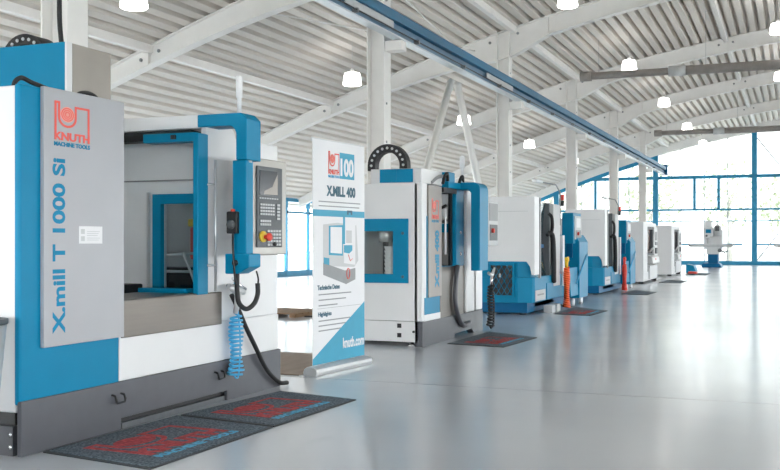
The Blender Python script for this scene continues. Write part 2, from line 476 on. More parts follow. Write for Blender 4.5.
# pendant lamps
lamp0 = None
def lamp(x, y, label):
    global lamp0
    z = ZT(x)-.98
    if lamp0 is None:
        t = thing('pendant_lamp', label, 'lamp', (x, y, z), 'pendant hall lamps'); lamp0 = t
        MB().lathe([(0, .0), (.18, 0), (.205, .02), (.205, .07), (.195, .08), (.19, .18), (.165, .27), (.07, .285)], (x, y, z), 20).build('shade', M['lamp'], t)
        MB().lathe([(.07, .28), (.06, .30), (.05, .34), (.03, .38), (.0, .38)], (x, y, z), 14).build('housing', M['lampcap'], t)
        MB().tube([(x, y, z+.37), (x, y, z+1.03)], .005, 6).build('hanger', M['lampcap'], t)
        return t
    t = copy_tree(lamp0); t.location = (x, y, z); t['label'] = label
    return t
LA = [(-9.06, 12.26, 'glowing pendant lamp cut off by the top edge above the foremost machine'),
      (-9.06, 20.1, 'glowing pendant lamp hanging left of the column behind the banner'),
      (-9.06, 28.1, 'glowing pendant lamp hanging beside the white V brace'),
      (-9.06, 35.9, 'glowing pendant lamp between the two middle columns, below the crane rail'),
      (-9.06, 43.8, 'dim far pendant lamp half behind the column above the lathe'),
      (-4.25, 19.95, 'glowing pendant lamp cut by the top edge, right of the middle'),
      (-4.25, 27.95, 'glowing pendant lamp just above the near end of the nearer heater tube'),
      (-4.25, 35.8, 'glowing pendant lamp midway between the heater tubes'),
      (-4.25, 43.7, 'glowing pendant lamp just in front of the farther heater tube'),
      (-4.25, 51.4, 'faint far pendant lamp against the end wall glazing'),
      (-.43, 27.6, 'glowing pendant lamp at the right edge above the nearer heater tube'),
      (-.48, 35.5, 'glowing pendant lamp at the right edge below the nearer heater tube')]
for a in LA: lamp(*a)

# ------------------------------------------------------------------ glazed walls
def wall_pts(x0, x1, n=10): return [(x0+(x1-x0)*i/n) for i in range(n+1)]
posts = [-16.2, -12.4, -7.0, -2.0, 3.0, 8.0, 13.9]
mb = MB()
for x in posts:
    mb.box(x-.13, x+.13, YE-.16, YE+.1, 0, ZT(x)-.3)
for x0, x1 in zip(posts, posts[1:]):
    xs = wall_pts(x0, x1, 6)
    if x1 > -6.9: continue
    for a, b in zip(xs, xs[1:]):
        mb.prism([(a, ZT(a)-.62), (b, ZT(b)-.62), (b, ZT(b)-.36), (a, ZT(a)-.36)], 'y', YE-.1, YE+.06)
mb.box(XL, XR, YE-.12, YE+.1, 0, .2)
wf = struct(mb.build('wall_far', M['frame'], origin=(-2, YE, 0)))
mb = MB()
xs = wall_pts(XL, XR, 30)
for a, b in zip(xs, xs[1:]):
    mb.prism([(a, ZT(a)-.42), (b, ZT(b)-.42), (b, ZT(b)+.1), (a, ZT(a)+.1)], 'y', YE-.2, YE+.3)
struct(mb.build('trim_7', M['col'], origin=(0, YE, 6)))
for i, (x0, x1) in enumerate(zip(posts, posts[1:])):
    a, b = x0+.13, x1-.13
    xs = wall_pts(a, b, 6)
    mb = MB(); mb.prism([(a, .2), (b, .2)] + [(x, ZT(x)-.40) for x in xs[::-1]], 'y', YE-.01, YE+.01)
    w = struct(mb.build('window_%d' % (i+1), M['eglass'], origin=((a+b)/2, YE, 0)))
    mb = MB(); mb.box(a, b, YE-.09, YE+.05, 4.55, 4.72); mb.build('window_frame', M['frame'], w)
    mb = MB(); mb.box(a, b, YE-.07, YE+.04, 2.86, 2.96); mb.box(a, b, YE-.05, YE+.03, 2.28, 2.33)
    xm = a + (b-a)*.40
    for xx in (xm-.02, xm+1.2):
        mb.box(xx-.07, xx+.07, YE-.08, YE+.05, 2.9, 4.6)
    if i != 0: mb.box(a, b-.45, YE-.06, YE+.04, 1.03, 1.11)
    mb.build('window_frame', M['frame'], w)
    mb = MB(); n = max(2, round((b-a)/1.22))
    for k in range(1, n):
        x = a+(b-a)*k/n; mb.box(x-.022, x+.022, YE-.06, YE+.04, .2, ZT(x)-.4)
    mb.build('glazing_bar', M['mullion'], w)
    if i == 3:
        mb = MB(); mb.tube([(a, YE-.2, 6.6), (b, YE-.2, .25)], .03, 8); mb.tube([(a, YE-.2, .25), (b, YE-.2, 6.6)], .03, 8)
        mb.build('tie_rod', M['mullion'], w)

# left wall: low glazed band below the eaves
mb = MB(); mb.box(XL-.1, XL, YB, YE, 0, .2); mb.box(XL-.1, XL, YB, YE, ZT(XL)-.12, ZT(XL)+.1); mb.box(XL-.1, XL+.01, YB, YE, 2.2, 2.28)
y = 30.65-1.68*21
while y < YE: mb.box(XL-.1, XL+.01, y, y+.10, 0, ZT(XL)); y += 1.68
struct(mb.build('wall_left', M['frame'], origin=(XL, 20, 0)))
struct(MB().box(XL-.06, XL-.04, YB, YE, .2, ZT(XL)-.12).build('window_7', M['glass'], origin=(XL, 20, 0)))
# unseen right and back walls; plaster above the glass added to cut light
mb = MB(); mb.box(XR, XR+.1, YB, YE, 0, .2); mb.box(XR, XR+.1, YB, YE, 3.2, 3.35)
y = YB
while y < YE: mb.box(XR-.05, XR+.1, y, y+.16, 0, 3.3); y += 3.96
struct(mb.build('trim_9', M['frame'], origin=(XR, 20, 0)))
struct(MB().box(XR, XR+.12, YB, YE, 3.3, ZT(XR)+.1).build('wall_right', M['wall'], origin=(XR, 20, 0)))
struct(MB().box(XR+.04, XR+.06, YB, YE, .2, 3.25).build('window_8', M['glass'], origin=(XR, 20, 0)))
mb = MB(); mb.box(XL, XR, YB-.1, YB, 0, .2)
for x in (-16.2, -12, -8, -4, 0, 4, 8, 12): mb.box(x-.08, x+.08, YB-.1, YB+.05, 0, 3.0)
mb.box(XL, XR, YB-.1, YB, 2.9, 3.05)
struct(mb.build('trim_8', M['frame'], origin=(0, YB, 0)))
xs = wall_pts(XL, XR, 24)
mb = MB(); mb.prism([(XL, 3.05), (XR, 3.05)] + [(x, ZT(x)+.05) for x in xs[::-1]], 'y', YB-.1, YB)
struct(mb.build('wall_back', M['wall'], origin=(0, YB, 0)))
struct(MB().box(XL, XR, YB-.06, YB-.04, .2, 3.0).build('window_9', M['glass'], origin=(0, YB, 0)))

# outside
struct(MB().box(-90, 90, -70, 140, -.5, -.22).build('ground', M['ground'], origin=(0, 0, -.3)))
def tree(x, y, h, r, label, seed):
    rnd = random.Random(seed)
    t = thing('garden_tree', label, 'tree', (x, y, -.22), 'trees outside the end wall')
    mb = MB(); mb.tube([(x, y, -.22), (x+.1, y, h*.3), (x, y+.1, h*.6)], [.22, .16, .09], 8)
    for k in range(6):
        a = k*PI/3+rnd.random(); mb.tube([(x, y, h*(.3+.04*k)), (x+math.cos(a)*r*.7, y+math.sin(a)*r*.7, h*(.6+.05*k))], [.07, .02], 6)
    mb.build('trunk', M['bark'], t)
    mb = MB()
    for k in range(260):
        while True:
            v = Vector((rnd.uniform(-1, 1), rnd.uniform(-1, 1), rnd.uniform(-1, 1)))
            if v.length < 1: break
        c = Vector((x+v.x*r, y+v.y*r, h*.62+v.z*h*.38)); u = Vector((rnd.gauss(0, 1), rnd.gauss(0, 1), rnd.gauss(0, 1))).normalized(); w = u.orthogonal().normalized(); sz = rnd.uniform(.12, .26)
        mb._f([mb.bm.verts.new(c+u*sz), mb.bm.verts.new(c+w*sz*.6), mb.bm.verts.new(c-u*sz), mb.bm.verts.new(c-w*sz*.6)])
    mb.build('foliage', M['leaf'], t)
tree(-17, 74, 8.5, 3.0, 'hazy pale tree outside the glazing, left of the far columns', 1)
tree(-9.2, 71, 7.0, 2.2, 'hazy pale tree outside, behind the white machines at the far end', 2)
tree(-4.6, 78, 7.5, 2.6, 'hazy pale tree outside, behind the lone milling machine', 3)
tree(-.6, 72, 6.0, 1.8, 'hazy pale tree outside at the right edge of the glazing', 4)

# ------------------------------------------------------------------ foremost machining centre
FX, FZ, FY = (1, 0, 0), (0, 0, 1), (0, 1, 0)
NY = (0, -1, 0)
def arc(cx, cy, r, a0, a1, n=10): return [(cx+r*math.cos(a0+(a1-a0)*i/n), cy+r*math.sin(a0+(a1-a0)*i/n)) for i in range(n+1)]

def cable_arch(name, cy, pts_r, parent, org=None):
    pass

def chain(cx, y0, y1, z, R, w, parent, name='cable_chain', leg=.05):
    """black link chain bent into an arch standing in an XZ plane"""
    out = [(cx-R-w, z-leg)] + [(cx-(R+w)*math.cos(a), z+(R+w)*math.sin(a)) for a in [PI*k/18 for k in range(19)]] + [(cx+R+w, z-leg)]
    inn = [(cx-R, z-leg)] + [(cx-R*math.cos(a), z+R*math.sin(a)) for a in [PI*k/18 for k in range(19)]] + [(cx+R, z-leg)]
    mb = MB()
    n = len(out)
    for yy0, yy1, ex in ((y0, y1, 0),):
        A = [mb.bm.verts.new((p[0], yy0, p[1])) for p in out]; B = [mb.bm.verts.new((p[0], yy0, p[1])) for p in inn]
        A2 = [mb.bm.verts.new((p[0], yy1, p[1])) for p in out]; B2 = [mb.bm.verts.new((p[0], yy1, p[1])) for p in inn]
        for i in range(n-1):
            mb._f([A[i], A[i+1], B[i+1], B[i]]); mb._f([A2[i+1], A2[i], B2[i], B2[i+1]])
            mb._f([A[i+1], A[i], A2[i], A2[i+1]]); mb._f([B[i], B[i+1], B2[i+1], B2[i]])
        mb._f([A[0], B[0], B2[0], A2[0]]); mb._f([A[-1], A2[-1], B2[-1], B[-1]])
    o = mb.build(name, M['black'], parent)
    mb = MB(); rm = R+w/2
    for k in range(11):
        a = PI*k/10
        MB().lathe([(w*.17, 0), (w*.17, -.006), (0, -.007)], (cx-rm*math.cos(a), y0, z+rm*math.sin(a)), 8, 'y').build('link_pin', M['lgrey'], o)
    return o

def coil(c, r, z0, z1, turns, wire, parent, m, name='coiled_hose', lead=None, sway=.0):
    pts = []
    n = int(turns*12)
    for i in range(n+1):
        f = i/n; a = 2*PI*turns*f
        rr = r*(1+.25*math.sin(f*7))*(.75+.35*f)
        pts.append((c[0]+rr*.6*math.cos(a), c[1]+rr*math.sin(a)+sway*math.sin(PI*f), z0+(z1-z0)*f))
    if lead: pts = list(lead) + pts
    return MB().tube(pts, wire, 6).build(name, m, parent)

def spline(ctrl, n=8):
    """Catmull-Rom through control points"""
    P = [Vector(p) for p in ctrl]; P = [2*P[0]-P[1]] + P + [2*P[-1]-P[-2]]; out = []
    for i in range(1, len(P)-2):
        for k in range(n):
            t = k/n; a, b, c, d = P[i-1], P[i], P[i+1], P[i+2]
            out.append(.5*((2*b)+(-a+c)*t+(2*a-5*b+4*c-d)*t*t+(-a+3*b-3*c+d)*t**3))
    out.append(P[-2]); return out

T = thing('machining_centre', 'large white, blue and grey machining centre filling the left foreground, grey lettered front panel', 'machine', (-5.0, 5.9, 0), 'milling machines of the left row')
# plinth with toe recess
y0, y1 = 4.38, 7.40
pl = MB().prism([(y0, 0), (5.27, 0), (5.27, .075), (6.55, .075), (6.55, 0), (y1, 0), (y1, .31), (y0, .31)], 'x', -4.02, -3.99)
plinth = pl.build('plinth', M['base'], T, bevel=.004)
MB().box(-6.2, -4.06, y0+.01, y1-.02, 0, .165).build('plinth_side', M['base'], T)
MB().box(-6.15, -4.08, y0+.05, y1-.05, .16, .32).build('plinth_gap', M['black'], T)
MB().box(-4.03, -4.0, 5.29, 6.53, .0, .04).build('toe_strip', M['keys'], plinth)
MB().box(-4.04, -4.03, 5.28, 6.54, .0, .075).build('toe_recess', M['black'], plinth)
for hy in (5.22, 6.42):
    p = [(-3.99, hy-.045, .235), (-3.965, hy-.045, .23), (-3.955, hy-.045, .205), (-3.955, hy-.04, .185), (-3.955, hy+.04, .185), (-3.955, hy+.045, .205), (-3.965, hy+.045, .23), (-3.99, hy+.045, .235)]
    MB().tube(p, .0075, 8).build('handle', M['black'], plinth)
for bx, bz in ((-4.075, .12), (-4.075, .05), (-4.24, .062)): MB().lathe([(.012, 0), (.012, -.006), (0, -.008)], (bx, y0+.01, bz), 10, 'y').build('bolt', M['chrome'], T)
# side wall, white, with the blue wrapped corner door
MB().box(-6.15, -4.045, 4.40, 5.25, .24, 2.08).build('side_panel', M['white'], T, bevel=.012)
MB().box(-4.045, -4.0, 4.38, 5.262, .285, 2.085).build('corner_cover', M['blue'], T, bevel=.014, segs=3)
pn = MB().box(-4.0, -3.972, 4.54, 5.275, .595, 2.09).build('front_panel', M['panel'], T, bevel=.004)
emblem((-3.972, 4.625, 1.795), FY, FZ, .225, pn, M['logored'], M['salmon'], M['blue'], wide=1.38)
text('X.mill T 1000 Si', .2, (-3.972, 4.712, .667), FZ, NY, M['blue'], pn, bold=.0065, fit=(1.02, .108))
st = MB().box(-3.972, -3.970, 4.84, 5.055, 1.19, 1.295).build('sticker', M['paper'], pn)
mb = MB()
for k, (zz) in enumerate((1.262, 1.25, 1.238, 1.222, 1.21)): mb.box(-3.970, -3.9695, 4.91, 5.03-.01*(k % 3), zz, zz+.004)
for zz in (1.205, 1.248): mb.box(-3.970, -3.9695, 4.855, 4.89, zz, zz+.03)
mb.build('print', M['lgrey'], st)
# lower front, door opening, interior chamber
MB().box(-4.08, -4.0, 5.262, 7.38, .31, .60).build('lower_front', M['white'], T, bevel=.006)
MB().box(-4.09, -3.985, 5.275, 6.47, .585, .828).build('splash_plate', M['steel'], T, bevel=.006)
MB().box(-4.5, -4.0, 5.275, 6.45, .815, .83).build('ledge', M['steel'], T)
MB().box(-5.55, -5.48, 5.26, 6.5, .6, 2.02).build('chamber_back', M['chamber'], T)
MB().box(-5.5, -4.4, 5.2, 6.5, .70, .76).build('chamber_floor', M['grey'], T)
mb = MB(); mb.ring([(-5.5, .7), (-4.02, .7), (-4.02, 2.02), (-5.5, 2.02)], [(-4.50, .84), (-4.10, .84), (-4.10, 1.49), (-4.50, 1.49)], 'y', 6.46, 6.50)
mb.build('chamber_side', M['chamber'], T)
MB().frame('y', 6.415, 6.462, -4.57, -4.03, .775, 1.565, .075).build('inner_window_frame', M['blue'], T)
MB().box(-4.52, -4.08, 6.47, 6.475, .83, 1.5).build('inner_window', M['cglass'], T)
MB().box(-5.46, -4.02, 6.44, 6.462, 1.665, 1.675).build('chamber_seam', M['grey'], T)
MB().box(-4.62, -4.605, 6.41, 6.44, .8, 1.58).build('chamber_post', M['lgrey'], T)
MB().box(-5.2, -4.66, 6.1, 6.42, .76, .88).build('work_table', M['black'], T, bevel=.01)
# tool compartment seen through the inner window
tc = MB().box(-4.95, -4.06, 6.86, 6.89, .8, 1.6).build('tool_compartment', M['lgrey'], T)
MB().box(-4.95, -4.06, 6.6, 6.86, .8, 1.0).build('tool_bed', M['black'], tc)
MB().box(-4.40, -4.22, 6.66, 6.86, 1.06, 1.32).build('tool_holder', M['red'], tc, bevel=.02)
MB().box(-4.41, -4.25, 6.65, 6.86, 1.32, 1.38).build('tool_holder', M['yellow'], tc, bevel=.01)
MB().box(-4.34, -4.22, 6.66, 6.86, 1.39, 1.46).build('tool_holder', M['red'], tc, bevel=.01)
for a, b in (((-4.6, 6.6, 1.1), (-4.12, 6.58, 1.12)), ((-4.40, 6.58, 1.12), (-4.26, 6.54, .86)), ((-4.6, 6.6, .97), (-4.12, 6.58, .97))): MB().tube([a, b], .011).build('rod', M['alu'], tc)
# right front column and roof parts
rc = MB().prism([(6.28, .6), (7.37, .6), (7.37, 2.0)] + [(a, b) for a, b in arc(6.62, 1.995, .075, 0, PI/2, 6)] + [(6.28, 2.07)], 'x', -4.05, -4.0).build('front_column', M['white'], T, bevel=.012)
MB().box(-6.1, -4.05, 6.9, 7.37, .31, 2.0).build('rear_housing', M['white'], T, bevel=.012)
MB().box(-6.1, -5.56, 5.25, 6.5, .31, 2.0).build('rear_wall', M['white'], T)
MB().box(-5.55, -4.02, 6.27, 6.5, 2.035, 2.135).build('roof_lintel', M['white'], T, bevel=.008)
MB().box(-5.5, -4.15, 6.30, 6.44, 1.96, 2.03).build('lintel_shade', M['black'], T)  # black block stands in for the shade under the lintel
# sliding door frame with roof rail and handle
dr = MB().box(-4.02, -3.975, 6.13, 6.265, .82, 1.985).build('sliding_door', M['blue'], T, bevel=.006)
MB().box(-4.45, -4.0, 6.13, 6.25, 1.925, 1.99).build('door_roof_rail', M['blue'], dr, bevel=.004)
MB().box(-4.5, -4.08, 6.14, 6.25, .825, .86).build('door_foot_rail', M['blue'], dr)
MB().box(-4.20, -4.16, 6.115, 6.13, 1.945, 1.975).build('catch', M['black'], dr)
mb = MB(); mb.tube([(-3.945, 6.315, .84), (-3.945, 6.315, 1.80)], .011, 8)
for z in (1.03, 1.62): mb.tube([(-3.985, 6.25, z), (-3.945, 6.315, z)], .009, 8)
mb.build('handle', M['alu'], dr)
# overhead pendant arm in blue
ar = MB(); x0, x1 = -4.06, -3.645
ar.prism([(x0, 2.04), (-3.80, 2.04)] + [(-3.80+.065*math.sin(a), 1.975+.065*math.cos(a)) for a in [PI/2*k/6 for k in range(7)]] + [(-3.735, 1.79), (x1, 1.79), (x1, 2.085), (x1-.05, 2.13), (x0, 2.13)], 'y', 6.25, 6.455)
arm = ar.build('pendant_arm', M['blue'], T, bevel=.006)
MB().box(-3.775, -3.66, 6.27, 6.37, 1.08, 1.79).build('arm_post', M['blue'], arm, bevel=.006)
MB().lathe([(.055, 0), (.055, .02), (.05, .02)], (-3.71, 6.33, 1.775), 14).build('swivel', M['lgrey'], arm)
mb = MB(); mb.lathe([(.016, 0), (.016, .12), (.024, .125), (.024, .27), (.02, .28), (0, .285)], (-3.73, 6.29, 2.12), 14)
mb.build('signal_light', M['paper'], T)
px = MB().prism([(-3.82, .97), (-3.72, .97), (-3.62, 1.02), (-3.62, 1.115), (-3.82, 1.115)], 'y', 6.24, 6.41).build('pendant_box', M['blue'], T, bevel=.008)
MB().lathe([(.022, 0), (.022, -.02), (.0, -.02)], (-3.73, 6.24, 1.05), 10, 'y').build('socket', M['black'], px)
# control panel
cp = MB().box(-3.79, -3.725, 6.56, 7.0, 1.10, 1.83).build('control_panel', M['satin'], T, bevel=.01)
MB().box(-3.80, -3.73, 6.535, 6.565, 1.50, 1.64).build('hinge_block', M['black'], cp)
cf = MB().box(-3.725, -3.712, 6.63, 6.93, 1.16, 1.77).build('control_face', M['keys'], cp, bevel=.004)
MB().box(-3.712, -3.709, 6.655, 6.865, 1.555, 1.74).build('screen', M['screen'], cf)
MB().prism([(6.70, 1.56), (6.865, 1.56), (6.865, 1.72), (6.80, 1.62), (6.71, 1.585)], 'x', -3.709, -3.7075).build('screen_image', M['beige'], cf)
def keypad(y, z, nc, nr, py, pz, w, h, prox=-3.7095):
    kp_ = MB().box(-3.7125, prox, y-.004, y+(nc-1)*py+w+.004, z-(nr-1)*pz-.004, z+h+.004).build('keypad', M['keys'], cf)
    for r in range(nr):
        for c in range(nc): MB().box(prox-.001, prox+.003, y+c*py, y+c*py+w, z-r*pz, z-r*pz+h).build('key', M['lgrey'], kp_)
keypad(6.66, 1.475, 6, 4, .029, .024, .022, .014)
keypad(6.65, 1.525, 8, 1, .029, .02, .018, .010)
keypad(6.86, 1.475, 1, 5, .03, .026, .034, .017)
keypad(6.66, 1.35, 5, 2, .026, .026, .02, .017)
keypad(6.745, 1.275, 5, 5, .034, .026, .025, .017)
MB().lathe([(.042, 0), (.042, .012), (.02, .014)], (-3.712, 6.69, 1.24), 16, 'x').build('switch_ring', M['yellow'], cf)
MB().lathe([(.016, .0), (.016, .025), (.03, .03), (.03, .045), (0, .05)], (-3.70, 6.70, 1.237), 14, 'x').build('emergency_stop', M['red'], cf)
MB().lathe([(.015, 0), (.015, .02), (0, .02)], (-3.712, 6.82, 1.185), 10, 'x').build('dial', M['black'], cf)
for o in [cp] + list(cp.children_recursive):
    for v in o.data.vertices: v.co.y = (v.co.y + 5.9 - 6.56)*1.30 + 6.43 - 5.9
# hand wheel unit hung on the arm post
hw = MB().box(-3.80, -3.715, 6.225, 6.27, 1.26, 1.42).build('handwheel_unit', M['black'], T, bevel=.008)
MB().lathe([(.032, 0), (.032, -.018), (.012, -.02)], (-3.757, 6.225, 1.325), 16, 'y').build('dial', M['keys'], hw)
MB().lathe([(.016, 0), (.016, .02), (0, .024)], (-3.757, 6.247, 1.415), 12).build('button', M['red'], hw)
MB().tube(spline([(-3.75, 6.235, 1.27), (-3.74, 6.22, 1.15), (-3.73, 6.22, 1.0), (-3.73, 6.24, .90)]), .009, 6).build('cable', M['black'], hw)
# hoses
MB().tube(spline([(-3.64, 6.38, .99), (-3.63, 6.39, .93), (-3.63, 6.38, .88)]), .007, 6).build('cable', M['black'], T)
MB().tube(spline([(-3.73, 6.26, .98), (-3.73, 6.26, .85), (-3.72, 6.27, .76), (-3.69, 6.32, .715), (-3.65, 6.36, .75), (-3.63, 6.38, .82), (-3.63, 6.38, .90)]), .018, 8).build('hose', M['rubber'], T)
MB().tube(spline([(-3.97, 6.58, .80), (-3.955, 6.66, .68), (-3.955, 6.76, .55), (-3.955, 6.90, .39), (-3.955, 7.10, .17), (-3.95, 7.30, .045), (-3.95, 7.44, .022)]), .018, 8).build('hose', M['rubber'], T)
# head cover above the roof with flexible lines
hd = MB().box(-6.15, -4.905, 5.83, 6.33, 2.0, 2.655).build('head_cover', M['blue'], T, bevel=.008)
MB().box(-4.91, -4.895, 5.83, 5.89, 2.0, 2.655).build('cover_strip', M['white'], hd)
MB().box(-4.91, -4.893, 5.892, 6.33, 2.0, 2.65).build('cover_plate', M['beige'], hd)
chain(-5.83, 6.42, 6.62, 2.66, .15, .085, T, leg=.3)
MB().tube(spline([(-4.16, 4.50, 2.08), (-4.15, 4.51, 2.125), (-4.15, 4.56, 2.15), (-4.15, 4.64, 2.135), (-4.15, 4.78, 2.115), (-4.15, 4.9, 2.085)]), .014, 8).build('hose', M['rubber'], T)
MB().tube(spline([(-4.1, 4.96, 2.08), (-4.1, 5.0, 2.115), (-4.1, 5.08, 2.13), (-4.1, 5.15, 2.115), (-4.1, 5.20, 2.07)]), .014, 8).build('hose', M['rubber'], T)
MB().tube(spline([(-5.0, 5.9, 2.65), (-5.02, 5.9, 2.9), (-5.05, 5.95, 3.5), (-5.4, 6.4, 4.3), (-6.4, 7.6, 5.0)]), .018, 8).build('supply_cable', M['black'], T)

# air gun with its coiled line hangs on a hook of the machine: loose things
g = thing('air_gun', 'silver air blow gun hanging with its light blue coiled hose on the foremost machine', 'air gun', (-3.93, 6.56, .83))
MB().tube([(-3.92, 6.46, .87), (-3.90, 6.53, .835), (-3.895, 6.63, .82)], [.022, .032, .024], 10).build('body', M['alu'], g)
MB().tube([(-3.90, 6.48, .93), (-3.89, 6.56, .87), (-3.885, 6.64, .84)], [.012, .018, .014], 8).build('trigger', M['chrome'], g)
MB().tube([(-3.90, 6.56, .82), (-3.90, 6.55, .74), (-3.91, 6.535, .66)], [.026, .024, .018], 10).build('grip', M['alu'], g)
MB().tube([(-3.998, 6.56, .87), (-3.93, 6.56, .87)], .012, 8).build('hook', M['grey'], g)
coil((-3.93, 6.58), .07, .64, .20, 14, .0095, g, M['cyan'], lead=[(-3.92, 6.56, .74), (-3.92, 6.55, .66)])
MB().tube(spline([(-3.93, 6.55, .20), (-3.93, 6.58, .17), (-3.93, 6.62, .20), (-3.93, 6.64, .45), (-3.94, 6.62, .70), (-3.975, 6.63, .90)]), .007, 6).build('hose', M['cyan'], g)

# tapered grey bin cut by the left edge of the frame
t = thing('waste_bin', 'grey tapered bin at the left edge of the photo beside the foremost machine', 'bin', (-4.115, 4.12, 0))
mb = MB(); mb.lathe([(.125, .0), (.195, .76), (.185, .76), (.115, .02)], (-4.115, 4.12, 0), 20); mb.build('body', M['alu'], t)
MB().lathe([(.195, .755), (.203, .76), (.203, .785), (.185, .785), (.185, .76)], (-4.115, 4.12, 0), 20).build('rim', M['keys'], t)

# ------------------------------------------------------------------ carpets
def floor_mat_thing(c, label, logo=True, up=-1):
    # corners: near-machine-left, aisle-left, aisle-right, near-machine-right
    c = [Vector((a, b, 0)) for a, b in c]
    t = thing('logo_mat', label, 'mat', ((c[0]+c[2])/2).to_tuple(), 'dark logo mats')
    MB().prism([(v.x, v.y) for v in c], 'z', .0, .007).build('border', M['matedge'], t)
    cen = (c[0]+c[1]+c[2]+c[3])/4
    q = [v + (cen-v).normalized()*.035 for v in c]
    pile = MB().prism([(v.x, v.y) for v in q], 'z', .005, .0105).build('pile', M['carpet'], t)
    if logo:
        ux = (c[2]-c[1]).normalized(); L = (c[2]-c[1]).length; uy = (c[0]-c[1]); W = uy.length; uy.normalize()
        uy = (uy-ux*ux.dot(uy)).normalized(); z = Vector((0, 0, .0107))
        o = c[1]+ux*(L*.20)+uy*(W*.24)+z
        lo = emblem(o, ux, uy, W*.56, pile, M['matred'], M['matred'], M['matblue'], words=False, wide=L*.62/(W*.56))
        text('KNUTH', .3, o+ux*L*.0, ux, uy, M['matred'], lo, bold=.02, fit=(L*.62, W*.20))
        text('MACHINE TOOLS', .3, o-uy*(W*.11)+ux*(-L*.01), ux, uy, M['matblue'], lo, bold=.012, fit=(L*.63, W*.075))
    return t
floor_mat_thing([(-3.97, 4.53), (-3.15, 4.40), (-3.13, 5.70), (-3.95, 5.83)], 'dark blue-grey logo mat nearest the viewer, in front of the foremost machine')
floor_mat_thing([(-3.94, 5.86), (-3.13, 5.72), (-3.09, 6.93), (-3.83, 7.10)], 'dark blue-grey logo mat lying directly behind the nearest one, in front of the foremost machine')
floor_mat_thing([(-3.80, 11.15), (-3.08, 11.02), (-3.00, 12.28), (-3.79, 12.85)], 'dark logo mat in front of the machine beside the roll-up banner')
floor_mat_thing([(-3.74, 16.45), (-3.09, 16.25), (-3.04, 17.55), (-3.76, 18.35)], 'dark logo mat in front of the lathe with the orange hose')
floor_mat_thing([(-3.72, 23.30), (-3.12, 23.10), (-3.08, 24.5), (-3.72, 25.3)], 'dark mat in front of the second blue-based machine with red hose', logo=False)
floor_mat_thing([(-3.75, 30.3), (-3.1, 30.1), (-3.1, 32.0), (-3.75, 32.6)], 'far dark mat in front of the nearer pale grey machine', logo=False)
floor_mat_thing([(-3.75, 37.6), (-3.0, 37.4), (-3.0, 39.8), (-3.75, 40.3)], 'farthest dark mat, in front of the last pale machine', logo=False)

# brown sheet and pallet seen through the gap
o = MB().box(-5.9, -4.14, 8.02, 9.62, 0, .008).build('floor_board', M['brownmat'], origin=(-5, 8.8, 0)); tag(o, 'flat brown board on the floor behind the roll-up banner', 'board')
t = thing('wooden_pallet', 'low brown wooden pallet on the floor seen between the foremost machine and the banner', 'pallet', (-8.2, 14.6, 0))
for k in range(6): MB().box(-9.0, -7.3, 14.1+.2*k, 14.25+.2*k, .05, .07).build('board', M['wood'], t)
for xx in (-8.95, -8.2, -7.45): MB().box(xx, xx+.1, 14.1, 15.25, 0, .05).build('runner', M['wood'], t)
o = MB().tube(spline([(-7.28, 14.3, .012), (-7.0, 14.35, .012), (-6.7, 14.2, .012), (-6.5, 14.5, .012), (-6.3, 14.2, .012)]), .012, 6).build('floor_cable', M['black'], origin=(-7, 14.3, 0)); tag(o, 'black cable lying on the floor beside the wooden pallet', 'cable')

# ------------------------------------------------------------------ roll-up banner
A = Vector((-4.02, 8.03, 0)); B = Vector((-3.93, 9.03, 0)); ub = (B-A).normalized(); nb = ub.cross(Vector((0, 0, 1)))
t = thing('roll_up_banner', 'tall white roll-up banner with blue wedge and machine picture, standing beside the foremost machine', 'banner', ((A+B)/2).to_tuple())
W = (B-A).length
def Q(u, v, h=0): return A + ub*u + Vector((0, 0, v)) + nb*h
mb = MB(); c = (A+B)/2
n = 10; sec = [(-.07, .0), (.07, .0), (.075, .03), (.065, .06), (.035, .08), (0, .085), (-.035, .08), (-.065, .06), (-.075, .03)]
P0 = [mb.bm.verts.new(Q(-.02, b, a)) for a, b in sec]; P1 = [mb.bm.verts.new(Q(W+.02, b, a)) for a, b in sec]
mb._f(P0); mb._f(P1[::-1])
for i in range(len(sec)): mb._f([P0[i], P0[(i+1) % len(sec)], P1[(i+1) % len(sec)], P1[i]])
mb.build('cassette', M['alu'], t, bevel=.006)
def slab(pts, h0, h1, m, parent, name):
    mb = MB(); a = [mb.bm.verts.new(Q(u, v, h0)) for u, v in pts]; b = [mb.bm.verts.new(Q(u, v, h1)) for u, v in pts]
    mb._f(a); mb._f(b[::-1])
    for i in range(len(pts)): mb._f([a[i], a[(i+1) % len(pts)], b[(i+1) % len(pts)], b[i]])
    return mb.build(name, m, parent)
BH = 2.13
sh = slab([(.02, .09), (W-.02, .09), (W-.02, BH), (.02, BH)], -.002, .002, M['paper'], t, 'graphic_sheet')
slab([(.01, BH-.02), (W-.01, BH-.02), (W-.01, BH+.012), (.01, BH+.012)], -.012, -.003, M['alu'], t, 'top_rail')
MB().tube([Q(W*.5, .09, -.04), Q(W*.5, BH, -.012)], .01, 8).build('support_pole', M['grey'], t)
slab([(.02, .145), (.92, .145+.0), (W-.02, .145), (W-.02, .62)], .0022, .003, M['teal'], sh, 'blue_wedge')
slab([(.02, .09), (W-.02, .09), (W-.02, .146), (.02, .146)], .0022, .003, M['teal'], sh, 'blue_wedge')
slab([(.02, 1.435), (W-.02, 1.435), (W-.02, 1.495), (.02, 1.495)], .0022, .003, M['teal'], sh, 'blue_stripe')
uz = Vector((0, 0, 1))
ub2 = ub
lo = emblem(Q(.29, 1.83, .0025), ub, uz, .21, sh, M['logored'], M['salmon'], M['lblue'], wide=.95)
an = slab([(.50, 1.795), (.78, 1.795), (.78, 2.04), (.50, 2.04)], .0022, .003, M['teal'], sh, 'anniversary_mark')
text('100', .2, Q(.515, 1.83, .003), ub, uz, M['paper'], an, bold=.008, fit=(.25, .17))
